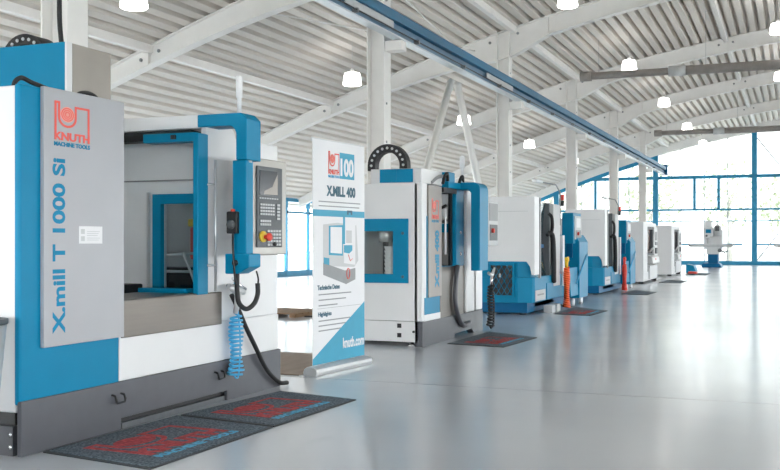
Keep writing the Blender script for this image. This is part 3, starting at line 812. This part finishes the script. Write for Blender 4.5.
text('X.MILL 400', .12, Q(.26, 1.63, .0025), ub, uz, M['ink'], sh, bold=.006, fit=(.54, .10))
mb = MB()
slab([(.12, 1.565), (.9, 1.565), (.9, 1.575), (.12, 1.575)], .0022, .0027, M['grey'], sh, 'small_print')
slab([(.12, 1.525), (.88, 1.525), (.88, 1.535), (.12, 1.535)], .0022, .0027, M['grey'], sh, 'small_print')
mb.bm.free()
# printed machine picture
pic = slab([(.2, .98), (.2, 1.36), (.46, 1.38), (.82, 1.36), (.86, 1.02), (.78, .96)], .0022, .0028, M['lgrey'], sh, 'machine_print')
slab([(.2, 1.01), (.2, .90), (.62, .80), (.80, .84), (.80, .95), (.6, .93)], .003, .0036, M['grey'], pic, 'print_base')
slab([(.30, 1.08), (.30, 1.35), (.56, 1.36), (.56, 1.07)], .003, .0036, M['teal'], pic, 'print_door')
slab([(.33, 1.10), (.33, 1.34), (.54, 1.34), (.54, 1.09)], .0037, .0042, M['paper'], pic, 'print_opening')
slab([(.58, 1.00), (.58, 1.42), (.80, 1.42), (.80, .98)], .003, .0036, M['paper'], pic, 'print_column')
slab([(.62, 1.19), (.62, 1.31), (.73, 1.31), (.73, 1.19)], .0037, .0042, M['lgrey'], pic, 'print_control')
slab([(.58, 1.10), (.58, 1.17), (.74, 1.17), (.74, 1.12), (.68, 1.09)], .0037, .0042, M['teal'], pic, 'print_box')
slab([(.56, 1.18), (.56, 1.46), (.60, 1.46), (.60, 1.18)], .0037, .0042, M['teal'], pic, 'print_arm')
slab([(.21, 1.00), (.21, 1.06), (.31, 1.05), (.31, .985)], .003, .0036, M['teal'], pic, 'print_foot')
slab([(.64, 1.46), (.64, 1.50), (.74, 1.50), (.74, 1.46), (.71, 1.46), (.71, 1.48), (.67, 1.48), (.67, 1.46)], .003, .0036, M['ink'], pic, 'print_chain')
MB().tube([Q(.66, 1.08, .004), Q(.70, 1.02, .004), Q(.74, 1.04, .004)], .004, 5).build('print_hose', M['logored'], pic)
mb = MB(); mb.tube([Q(.66+.03*math.cos(a), .90+.05*math.sin(a), .004) for a in [2*PI*k/10 for k in range(11)]], .005, 5); mb.build('print_hose', M['logored'], pic)
text('Technische Daten', .05, Q(.10, .765, .0025), ub, uz, M['ink'], sh, bold=.002, fit=(.40, .045))
text('Highlights', .05, Q(.11, .495+.03, .0025), ub, uz, M['ink'], sh, bold=.002, fit=(.24, .05))
for z, u1 in ((.715, .72), (.665, .62), (.615, .46), (.475, .70), (.43, .82), (.385, .80)):
    slab([(.12, z), (u1, z), (u1, z+.011), (.12, z+.011)], .0022, .0027, M['grey'], sh, 'small_print')
slab([(.10, .592), (.92, .592), (.92, .595), (.10, .595)], .0022, .0027, M['grey'], sh, 'divider')
text('knuth.com', .1, Q(.56, .20, .0035), ub, uz, M['paper'], sh, bold=.003, fit=(.41, .10))

# ------------------------------------------------------------------ machine beside the banner
T = thing('machining_centre', 'white and blue machining centre behind the roll-up banner, black cable arch on top', 'machine', (-4.7, 12.0, 0), 'milling machines of the left row')
ya, yb, xf = 10.73, 13.10, -3.96
MB().box(-5.35, xf-.05, ya, ya+.02, .05, .285).build('plinth_cover', M['white'], T, bevel=.004)
MB().prism([(ya, .0), (11.9, .0), (11.9, .05), (12.6, .06), (12.7, .0), (yb, .0), (yb, .285), (ya, .285)], 'x', -4.05, xf+.005).build('plinth', M['base'], T, bevel=.004)
MB().box(-5.3, -4.05, ya+.03, yb-.03, .06, .285).build('plinth_body', M['base'], T)
for z in (.235, .125):
    MB().box(-4.265, -4.215, ya-.006, ya, z-.025, z+.025).build('socket', M['black'], T)
MB().tube([(-4.06, ya, .17), (-4.06, ya-.02, .17)], .014, 8).build('stud', M['black'], T)
for fx in (-4.1, -5.2): MB().lathe([(.05, 0), (.05, .02), (.018, .025), (.018, .09)], (fx, ya+.06, 0), 12).build('levelling_foot', M['chrome'], T)
# near side cover with window door
sd = MB().ring([(-5.35, .29), (-4.02, .29), (-4.02, 1.88), (-5.35, 1.88)], [(-4.72, .80), (-4.24, .80), (-4.24, 1.38), (-4.72, 1.38)], 'y', ya, ya+.05).build('side_cover', M['white'], T, bevel=.006)
MB().box(-5.35, -4.02, yb-.05, yb, .29, 1.88).build('side_cover', M['white'], T, bevel=.006)
bd = MB().ring([(-5.0, .725), (-4.125, .725), (-4.125, 1.47), (-5.0, 1.47)], [(-4.68, .83), (-4.315, .83), (-4.315, 1.325), (-4.68, 1.325)], 'y', ya-.02, ya+.0).build('side_door', M['blue'], T, bevel=.005)
for z in (.80, 1.30): MB().lathe([(.018, 0), (.018, -.006), (0, -.007)], (-4.19, ya-.02, z), 10, 'y').build('lock', M['ink'], bd)
MB().box(-4.68, -4.315, ya-.008, ya-.004, .83, 1.325).build('window_pane', M['glass'], bd)
mag = MB().box(-5.0, -4.1, 11.04, 11.07, .7, 1.5).build('tool_magazine', M['lgrey'], T)
MB().lathe([(.09, .0), (.09, .12), (.07, .14)], (-4.47, 10.90, 1.20), 14).build('nozzle', M['alu'], mag)
MB().lathe([(.035, .0), (.035, .4)], (-4.50, 10.95, .80), 12).build('spindle_bar', M['keys'], mag)
MB().lathe([(r_, .05*k+.0) for k in range(8) for r_ in (.085, .07)], (-4.40, 10.88, .80), 16).build('bellows', M['paper'], mag)
MB().box(-5.35, -4.05, ya+.05, 11.4, 1.84, 1.88).build('roof_sheet', M['white'], T)
MB().box(-5.35, -5.3, ya+.05, yb-.05, .29, 1.84).build('rear_cover', M['white'], T)
MB().box(-5.30, -4.7, 11.30, 11.38, .29, 1.84).build('inner_wall', M['lgrey'], T)
MB().box(-5.3, -4.1, 11.38, yb-.05, .84, .88).build('chamber_floor', M['steel'], T)
# front: white corner, lettered steel door, opening
MB().box(-4.06, xf, ya, 10.90, .29, 1.88).build('corner_post', M['white'], T, bevel=.01)
pn = MB().box(-4.0, xf+.02, 10.90, 11.36, .555, 1.865).build('front_panel', M['panel2'], T, bevel=.005)
MB().box(-4.05, xf+.004, 10.80, 11.33, .36, .555).build('blue_skirt', M['blue'], T)
MB().box(-4.05, xf+.006, 10.87, 10.90, .555, 1.5).build('blue_edge', M['blue'], T)
MB().box(-4.05, xf+.002, 10.80, 11.36, .285, .36).build('white_skirt', M['white'], T)
text('X.mill 400', .2, (xf+.02, 11.25, .66), FZ, NY, M['blue'], pn, bold=.012, fit=(.68, .15))
emblem((xf+.02, 11.0, 1.47), FY, FZ, .24, pn, M['logored'], M['salmon'], M['blue'])
MB().box(-4.03, xf, 11.36, 12.80, .285, .90).build('splash_plate', M['steel'], T, bevel=.005)
MB().box(-4.7, -4.02, 11.88, 11.92, 1.43, 1.84).build('inner_panel', M['white'], T)
MB().box(-4.7, -4.02, 11.87, 11.92, 1.32, 1.43).build('inner_band', M['blue'], T)
MB().box(-4.7, -4.02, 11.88, 11.92, .9, 1.32).build('inner_sheet', M['beige'], T)
MB().box(-4.7, -3.97, 11.36, 11.95, .885, .905).build('sill', M['blue'], T)
MB().box(-4.03, -4.0, 11.86, 11.93, .9, 1.80).build('door_gasket', M['black'], T)
dr = MB().box(-4.0, xf+.012, 11.93, 12.25, .9, 1.86).build('sliding_door', M['blue'], T, bevel=.008)
for z in (1.05, 1.32): MB().lathe([(.02, 0), (.02, .008), (0, .01)], (xf+.012, 12.1, z), 10, 'x').build('lock', M['paper'], dr)
MB().tube([(xf+.03, 11.46, 1.05), (xf+.03, 11.46, 1.60)], .014, 8).build('handle', M['paper'], dr)
MB().box(-4.3, -3.97, 12.25, 12.31, .9, 1.8).build('door_gap', M['black'], T)
MB().box(-4.3, xf+.03, 12.31, 12.66, .29, 1.90).build('front_column', M['white'], T, bevel=.02)
MB().box(-4.3, xf, 12.66, yb, .29, 1.84).build('front_column', M['white'], T, bevel=.01)
# gear above the opening
gb = MB().box(-4.12, -3.92, 11.55, 12.2, 1.86, 1.94).build('drive_unit', M['blue'], T, bevel=.01)
MB().box(-4.04, -3.94, 11.62, 11.86, 1.94, 2.06).build('drive_head', M['blue'], gb, bevel=.01)
MB().box(-4.1, -3.93, 11.4, 11.9, 1.80, 1.86).build('drive_rail', M['black'], gb)
for yy in (11.42, 12.02):
    MB().tube(spline([(-3.95, yy, 1.90), (-3.92, yy, 2.0), (-3.92, yy+.08, 2.03), (-3.94, yy+.16, 1.98), (-3.95, yy+.18, 1.92)]), .02, 8).build('hose', M['rubber'], gb)
MB().tube(spline([(-3.98, 11.1, 1.90), (-3.98, 11.3, 1.97), (-3.97, 11.5, 2.0), (-3.97, 11.66, 2.0)]), .02, 8).build('hose', M['grey'], gb)
MB().tube(spline([(-4.05, 11.86, 1.48), (-4.1, 11.80, 1.45), (-4.18, 11.82, 1.52), (-4.16, 11.85, 1.60), (-4.05, 11.86, 1.66)]), .02, 8).build('hose', M['rubber'], T)
# blue pendant arm, post and panel
ar = MB(); x0, x1, yy = -3.97, -3.665, 12.02
ar.prism([(x0, 1.86), (-3.82, 1.86), (-3.785, 1.82), (-3.785, .84), (x1, .84), (x1, 1.86)] + arc(x1-.09, 1.86, .09, 0, PI/2, 5) + [(x0, 1.95)], 'y', yy, yy+.36)
arm = ar.build('pendant_arm', M['blue'], T, bevel=.008)
MB().box(-3.775, x1-.01, yy-.01, yy, .84, 1.62).build('arm_cover', M['blue'], arm)
cp = MB().box(-3.82, -3.72, 12.58, 13.05, 1.15, 1.74).build('control_panel', M['lgrey'], T, bevel=.008)
MB().box(-3.72, -3.714, 12.62, 13.0, 1.48, 1.71).build('screen', M['grey'], cp)
kp = MB().box(-3.72, -3.712, 12.64, 12.98, 1.22, 1.43).build('keypad', M['keys'], cp)
MB().lathe([(.03, 0), (.03, .03), (0, .035)], (-3.712, 12.72, 1.35), 12, 'x').build('emergency_stop', M['red'], kp)
MB().box(-3.79, -3.75, 12.40, 12.6, 1.4, 1.5).build('panel_hinge', M['grey'], cp)
mb = MB(); mb.lathe([(.018, 0), (.018, .2), (.035, .21), (.035, .35), (0, .37)], (-3.95, 12.18, 1.94), 12); mb.build('signal_light', M['paper'], T)
# top box and cable arch
tb = MB().box(-4.62, -3.985, 10.78, 11.5, 1.88, 2.05).build('head_cover', M['offwhite'], T, bevel=.006)
MB().box(-4.50, -4.09, 10.765, 10.78, 1.89, 2.045).build('cover_plate', M['blue'], tb)
MB().box(-4.3, -4.29, 10.76, 10.765, 1.89, 2.045).build('cover_rib', M['blue'], tb)
chain(-4.445, 10.86, 10.98, 2.10, .155, .095, T, leg=.06)
# air gun and dark hoses
g = thing('air_gun', 'small air gun with a dark coiled hose hanging at the machine beside the banner', 'air gun', (-3.68, 12.5, .8))
MB().tube([(-3.66, 12.38, .80), (-3.65, 12.5, .77), (-3.65, 12.62, .86)], [.02, .024, .014], 8).build('body', M['alu'], g)
MB().tube([(-3.65, 12.5, .77), (-3.65, 12.47, .65)], [.02, .016], 8).build('grip', M['chrome'], g)
coil((-3.66, 12.47), .06, .64, .12, 14, .011, g, M['rubber'])
MB().tube(spline([(-3.66, 12.44, .12), (-3.66, 12.5, .09), (-3.65, 12.57, .16), (-3.65, 12.58, .45), (-3.66, 12.5, .66)]), .014, 6).build('hose', M['rubber'], g)
MB().tube(spline([(-3.935, 11.95, .90), (-3.925, 11.85, .7), (-3.925, 11.85, .4), (-3.92, 12.1, .15), (-3.92, 12.4, .16)]), .03, 8).build('hose', M['base'], T)

# ------------------------------------------------------------------ blue-based lathes with white doors
def lathe_machine(dx, dy, label, grill):
    T = thing('turning_centre', label, 'machine', (-4.5+dx, 17.0+dy, 0), 'blue-based machines with white doors')
    X = lambda v: v+dx
    Y = lambda v: v+dy
    def bx(x0, x1, y0, y1, z0, z1): return MB().box(X(x0), X(x1), Y(y0), Y(y1), z0, z1)
    bx(-5.6, -4.1, 16.1, 19.2, .03, .2).build('plinth', M['dblue'], T)
    for fx in (-4.2, -4.75):
        for fy in (16.2, 19.0): MB().lathe([(.06, 0), (.06, .02), (.03, .03)], (X(fx), Y(fy), 0), 10).build('levelling_foot', M['keys'], T)
    MB().prism([(X(-5.6), Y(15.95)), (X(-4.22), Y(15.95)), (X(-4.0), Y(16.05)), (X(-3.97), Y(16.1)), (X(-3.97), Y(18.3)), (X(-5.6), Y(18.3))], 'z', .2, .62).build('bed', M['blue'], T, bevel=.01)
    MB().prism([(X(-5.6), Y(15.95)), (X(-4.22), Y(15.95)), (X(-4.03), Y(16.05)), (X(-4.03), Y(16.3)), (X(-5.6), Y(16.3))], 'z', .62, .88).build('bed_shoulder', M['blue'], T, bevel=.008)
    bx(-4.85, -4.1, 16.6, 18.0, .1, .22).build('bed_step', M['blue'], T)
    pn = bx(-3.97, -3.962, 16.12, 16.82, .22, .40).build('type_plate', M['lgrey'], T)
    bx(-3.962, -3.96, 16.25, 16.7, .31, .335).build('plate_strip', M['grey'], pn)
    bx(-3.975, -3.955, 16.9, 18.0, .22, .50).build('front_cover', M['blue'], T, bevel=.01)
    if grill:
        g = bx(-4.68, -4.30, 15.935, 15.95, .32, .82).build('grille', M['black'], T)
        MB().frame('y', Y(15.92), Y(15.94), X(-4.71), X(-4.27), .29, .85, .035).build('grille_frame', M['blue'], g)
        mb = MB()
        for k in range(-6, 12, 1):
            for sgn in (1, -1):
                a = -4.68+k*.095; p = []
                for q in range(11):
                    xx = a+q*.05*sgn*.6 if sgn > 0 else a+.38-q*.05*.6; zz = .32+q*.05
                    if -4.68 <= xx <= -4.30: p.append((X(xx), Y(15.932), zz))
                if len(p) > 1: mb.tube([p[0], p[-1]], .005, 4)
        mb.build('mesh', M['blue'], g)
        bx(-4.53, -4.50, 15.92, 15.935, .62, .68).build('filter_tag', M['lgrey'], g)
    # white sliding cabinet
    cb = MB().prism([(X(-4.84), .88), (X(-4.08), .88), (X(-4.02), .80), (X(-3.99), .66), (X(-3.94), .66), (X(-3.94), 1.945), (X(-4.84), 1.945)], 'y', Y(15.96), Y(16.28)).build('cabinet', M['white'], T, bevel=.008)
    bx(-4.84, -4.05, 15.952, 15.962, 1.70, 1.708).build('seam', M['lgrey'], cb)
    bx(-3.955, -3.93, 16.28, 16.36, .60, 1.94).build('door_edge', M['grey'], cb)
    bx(-5.6, -4.76, 16.3, 19.2, .62, 1.75).build('rear_housing', M['offwhite'], T, bevel=.01)
    bx(-4.76, -4.5, 16.3, 18.4, .62, 1.80).build('chamber_back', M['lgrey'], T)
    gw = MB().prism([(X(-4.02), .45), (X(-3.99), .45), (X(-4.10), 1.15), (X(-4.04), 1.86), (X(-4.07), 1.86), (X(-4.14), 1.15)], 'y', Y(16.38), Y(17.1)).build('front_window', M['tglass'], T)
    bx(-4.1, -4.06, 16.38, 17.1, 1.10, 1.16).build('window_bar', M['dblue'], gw)
    bx(-4.12, -3.99, 17.2, 17.26, .45, 1.88).build('guide_post', M['keys'], T)
    MB().tube(spline([(X(-4.0), Y(17.15), 1.35), (X(-3.93), Y(17.2), 1.3), (X(-3.92), Y(17.25), .9), (X(-3.93), Y(17.3), .6), (X(-3.94), Y(17.35), .5)]), .045, 8).build('hose', M['rubber'], T)
    MB().tube(spline([(X(-4.0), Y(17.2), 1.7), (X(-3.95), Y(17.25), 1.62), (X(-3.95), Y(17.25), 1.4), (X(-4.0), Y(17.1), 1.32)]), .03, 8).build('hose', M['rubber'], T)
    bx(-4.4, -3.95, 17.38, 17.9, .42, 1.87).build('slide_cover', M['lgrey'], T, bevel=.012)
    bx(-4.15, -3.97, 17.92, 18.05, 1.5, 1.86).build('vent_box', M['black'], T)
    bx(-4.4, -4.0, 17.9, 18.35, .62, 1.2).build('slide_base', M['dblue'], T)
    bx(-4.05, -3.95, 18.12, 18.28, .40, 1.32).build('white_post', M['paper'], T)
    # control pendant and end cabinet
    pb = bx(-4.16, -3.94, 19.0, 19.75, 1.17, 1.76).build('pendant_box', M['blue'], T, bevel=.01)
    bx(-3.94, -3.92, 19.08, 19.68, 1.25, 1.70).build('control_face', M['lgrey'], pb)
    bx(-3.92, -3.915, 19.2, 19.58, 1.48, 1.66).build('screen', M['paper'], pb)
    bx(-3.92, -3.915, 19.15, 19.62, 1.28, 1.43).build('keypad', M['grey'], pb)
    MB().lathe([(.035, 0), (.035, .03), (0, .035)], (X(-3.915), Y(19.3), 1.36), 10, 'x').build('emergency_stop', M['red'], pb)
    bx(-4.1, -3.99, 19.15, 19.4, .9, 1.2).build('pendant_arm', M['dblue'], pb)
    MB().prism([(X(-4.4), .12), (X(-3.86), .12), (X(-3.86), 1.2), (X(-3.95), 1.34), (X(-4.4), 1.34)], 'y', Y(19.2), Y(20.05)).build('end_cabinet', M['blue'], T, bevel=.012)
    MB().prism([(X(-4.12), .18), (X(-3.88), .18), (X(-3.90), .72), (X(-4.12), .60)], 'y', Y(18.5), Y(19.2)).build('chip_chute', M['blue'], T, bevel=.008)
    MB().tube([(X(-3.86), Y(18.9), .42), (X(-3.80), Y(19.6), .95)], .018, 6).build('chute_edge', M['lblue'], T)
    for fy in (18.75, 19.5): MB().lathe([(.045, -.03), (.07, -.03), (.07, .03), (.045, .03)], (X(-3.90), Y(fy), .07), 12, 'x').build('castor', M['paper'], T)
    # lamp mast
    MB().tube([(X(-4.0), Y(18.1), 1.86), (X(-4.0), Y(18.15), 2.1), (X(-4.05), Y(18.0), 2.24), (X(-4.1), Y(17.0), 2.24)], .014, 6).build('lamp_mast', M['grey'], T)
    bx(-4.14, -4.06, 16.6, 17.05, 2.215, 2.265).build('mast_head', M['alu'], T, bevel=.01)
    MB().lathe([(.04, 0), (.04, .10), (0, .10)], (X(-3.98), Y(18.2), 1.86), 10).build('signal_light', M['black'], T)
    MB().lathe([(.04, 0), (.04, .10), (0, .11)], (X(-3.98), Y(18.2), 1.965), 10).build('signal_light', M['red'], T)
    return T
lathe_machine(0, 0, 'blue and white machine with the square grille, right of the machine beside the banner', True)
lathe_machine(-.06, 6.80, 'smaller-looking second blue-based machine with a plain white door, behind the grille machine', False)
def hose_gun(x, y, ztop, m, head, label):
    g = thing('air_gun', label, 'air gun', (x, y, ztop))
    MB().tube([(x, y-.06, ztop), (x, y+.04, ztop-.03), (x, y+.12, ztop+.02)], [.03, .04, .02], 8).build('body', head, g)
    MB().tube([(x, y, ztop-.03), (x, y-.02, ztop-.16)], [.035, .028], 8).build('grip', head, g)
    coil((x, y), .075, ztop-.16, .03, 18, .019, g, m)
    return g
hose_gun(-3.84, 17.95, .90, M['orange'], M['yellow'], 'yellow air gun with hanging orange coiled hose on the grille machine')
hose_gun(-3.90, 24.9, .80, M['red'], M['red'], 'red coiled air hose hanging on the second blue-based machine')
for yy, lb in ((16.62, 'left small grey block on the floor at the foot of the grille machine'), (17.02, 'right small grey block on the floor at the foot of the grille machine')):
    o = MB().box(-3.95, -3.80, yy, yy+.24, 0, .13).build('levelling_block', M['lgrey'], origin=(-3.88, yy+.12, 0), bevel=.012); tag(o, lb, 'block', 'grey floor blocks')

# ------------------------------------------------------------------ pale machines at the far end
def pale_machine(y, label, x=-4.04):
    T = thing('compact_machine', label, 'machine', (x-.5, y+1, 0), 'pale machines at the far end')
    MB().box(x-1.3, x-.02, y+.05, y+3.2, .06, .5).build('base', M['offwhite'], T, bevel=.02)
    for fy in (.12, 2.9): MB().box(x-.16, x-.02, y+fy, y+fy+.18, 0, .07).build('foot', M['black'], T)
    MB().box(x-.75, x, y, y+.85, .06, 1.78).build('side_tower', M['offwhite'], T, bevel=.02)
    MB().box(x-1.3, x-.5, y+.8, y+3.2, .5, 1.72).build('rear_housing', M['offwhite'], T, bevel=.02)
    MB().box(x-.5, x-.05, y+.85, y+3.2, 1.62, 1.78).build('hood', M['offwhite'], T, bevel=.02)
    op = MB().ring([(y+.85, .78), (y+2.5, .78), (y+2.5, 1.66), (y+.85, 1.66)], [(y+1.0, .86), (y+2.32, .86), (y+2.32, 1.58), (y+1.0, 1.58)], 'x', x-.12, x-.05).build('door_frame', M['keys'], T)
    MB().box(x-.14, x-.115, y+1.25, y+2.25, .92, 1.58).build('door_leaf', M['rust'], op)
    MB().box(x-.48, x-.06, y+.9, y+2.4, .80, .86).build('ledge', M['dblue'], op)
    MB().tube([(x-.02, y+1.5, .9), (x-.02, y+2.2, 1.02)], .03, 6).build('handle', M['lgrey'], op)
    MB().prism([(x-.5, .5), (x-.06, .5), (x+.10, .56), (x+.08, .74), (x-.06, .80), (x-.5, .80)], 'y', y+1.35, y+2.9).build('chip_tray', M['offwhite'], T, bevel=.02)
    MB().box(x-.4, x+.03, y+1.2, y+2.9, .10, .50).build('front_cover', M['offwhite'], T, bevel=.02)
    MB().box(x-.12, x-.015, y+.9, y+1.15, .32, .58).build('valve_block', M['keys'], T, bevel=.01)
    cp = MB().box(x-.5, x-.01, y+2.5, y+3.2, .5, 1.66).build('control_tower', M['offwhite'], T, bevel=.02)
    MB().box(x-.01, x, y+2.62, y+3.05, 1.25, 1.52).build('screen', M['grey'], cp)
    MB().box(x-.01, x+.03, y+2.62, y+2.95, .84, 1.02).build('keypad', M['keys'], cp)
    MB().box(x-.01, x+.03, y+2.62, y+3.05, 1.10, 1.20).build('keypad', M['grey'], cp)
    MB().lathe([(.03, 0), (.03, .05), (0, .05)], (x+.05, y+2.0, .68), 10, 'x').build('button', M['red'], T)
    return T
pale_machine(29.2, 'nearer pale grey machine with a brown window, behind the blue-based machines')
pale_machine(36.2, 'farthest pale grey machine with a brown window, last of the row')
o = MB().prism([(-3.98, 0), (-3.62, 0), (-3.62, .1), (-3.7, .28), (-3.98, .34)], 'y', 40.5, 41.4).build('coolant_tank', M['blue'], origin=(-3.8, 40.9, 0), bevel=.02); tag(o, 'small blue tank on the floor at the end of the last pale machine', 'tank')
o = MB().box(-3.75, -3.45, 38.9, 39.5, .012, .09).build('foot_pedal', M['red'], origin=(-3.6, 39.2, 0), bevel=.02); tag(o, 'small red pedal on the floor before the last pale machine', 'pedal')

# ------------------------------------------------------------------ manual milling machines by the end wall
def knee_mill(x, y, label):
    T = thing('milling_machine', label, 'machine', (x, y, 0), 'manual milling machines')
    MB().prism([(x-.48, .0), (x+.42, .0), (x+.36, .14), (x+.26, .2), (x-.40, .2), (x-.48, .14)], 'y', y-.55, y+.7).build('base', M['dblue'], T, bevel=.02)
    MB().box(x-.22, x+.24, y-.35, y+.5, .2, .86).build('pedestal', M['dblue'], T, bevel=.03)
    MB().box(x-.26, x+.30, y-.55, y-.3, .62, 1.0).build('knee', M['offwhite'], T, bevel=.02)
    tb = MB().box(x-1.02, x+.85, y-.62, y-.25, 0.96, 1.09).build('table', M['lgrey'], T, bevel=.01)
    for sx in (-1.08, .85): MB().box(x+sx, x+sx+.06, y-.60, y-.27, .99, 1.10).build('table_end', M['grey'], tb)
    mb = MB(); mb.lathe([(.11, 0), (.13, .012), (.13, .03), (.11, .04), (.03, .04), (.03, .0)], (x+.95, y-.43, 1.02), 14, 'x'); mb.build('handwheel', M['keys'], tb)
    MB().lathe([(.09, 0), (.10, -.02), (.09, -.05), (0, -.05)], (x+.34, y-.55, .80), 14, 'y').build('handwheel', M['keys'], T)
    MB().tube([(x+.3, y-.5, .85), (x+.55, y-.55, .72), (x+.7, y-.55, .78)], .035, 8).build('crank', M['keys'], T)
    MB().box(x-.42, x+.42, y-.1, y+.6, .86, 1.80).build('column', M['offwhite'], T, bevel=.05)
    MB().box(x-.42, x+.02, y-.5, y+.4, 1.40, 1.92).build('head', M['offwhite'], T, bevel=.06)
    MB().lathe([(.15, 0), (.17, .05), (.17, .32), (.12, .38), (0, .38)], (x-.2, y-.3, 1.84), 18).build('motor', M['white'], T)
    MB().lathe([(.15, 0), (.17, .03), (.17, .42), (.1, .5), (.03, .52), (.02, .64), (0, .64)], (x+.22, y-.2, 1.5), 18).build('motor', M['lgrey'], T)
    MB().lathe([(.045, 0), (.06, .02), (.07, .2), (.1, .22), (.1, .34)], (x-.2, y-.42, 1.12), 14).build('spindle', M['lgrey'], T)
    MB().box(x-.30, x-.06, y-.53, y-.5, 1.62, 1.80).build('control_plate', M['blue'], T)
    MB().lathe([(.05, 0), (.05, -.03), (0, -.03)], (x-.26, y-.5, 1.5), 12, 'y').build('dial', M['keys'], T)
    MB().box(x+.12, x+.30, y-.40, y-.36, 1.72, 1.95).build('switch_box', M['keys'], T)
    return T
knee_mill(-3.66, 50.0, 'lone white milling machine on a blue pedestal in front of the end glazing')
knee_mill(.15, 49.6, 'second milling machine by the end glazing, cut off by the right edge of the photo')

# ------------------------------------------------------------------ light, sky, camera
w = bpy.data.worlds.new('overcast_sky'); bpy.context.scene.world = w; w.use_nodes = True
bg = w.node_tree.nodes['Background']; bg.inputs['Color'].default_value = (.975, .985, 1.0, 1); bg.inputs['Strength'].default_value = 6.5

cd = bpy.data.cameras.new('camera'); cam = bpy.data.objects.new('camera', cd); C.objects.link(cam)
cam.location = (0, 0, 1.2); cam.rotation_euler = (PI/2, 0, math.atan(.406))
cd.sensor_fit = 'HORIZONTAL'; cd.sensor_width = 36; cd.lens = 36*1000/780
cd.shift_y = 7/780; cd.clip_end = 400
sc = bpy.context.scene; sc.camera = cam
sc.view_settings.view_transform = 'Standard'; sc.view_settings.look = 'None'
sc.view_settings.exposure = 0.47; sc.view_settings.gamma = 1; sc.view_settings.use_curve_mapping = False
try:
    sc.cycles.max_bounces = 14; sc.cycles.diffuse_bounces = 8; sc.cycles.transparent_max_bounces = 24
except Exception: pass
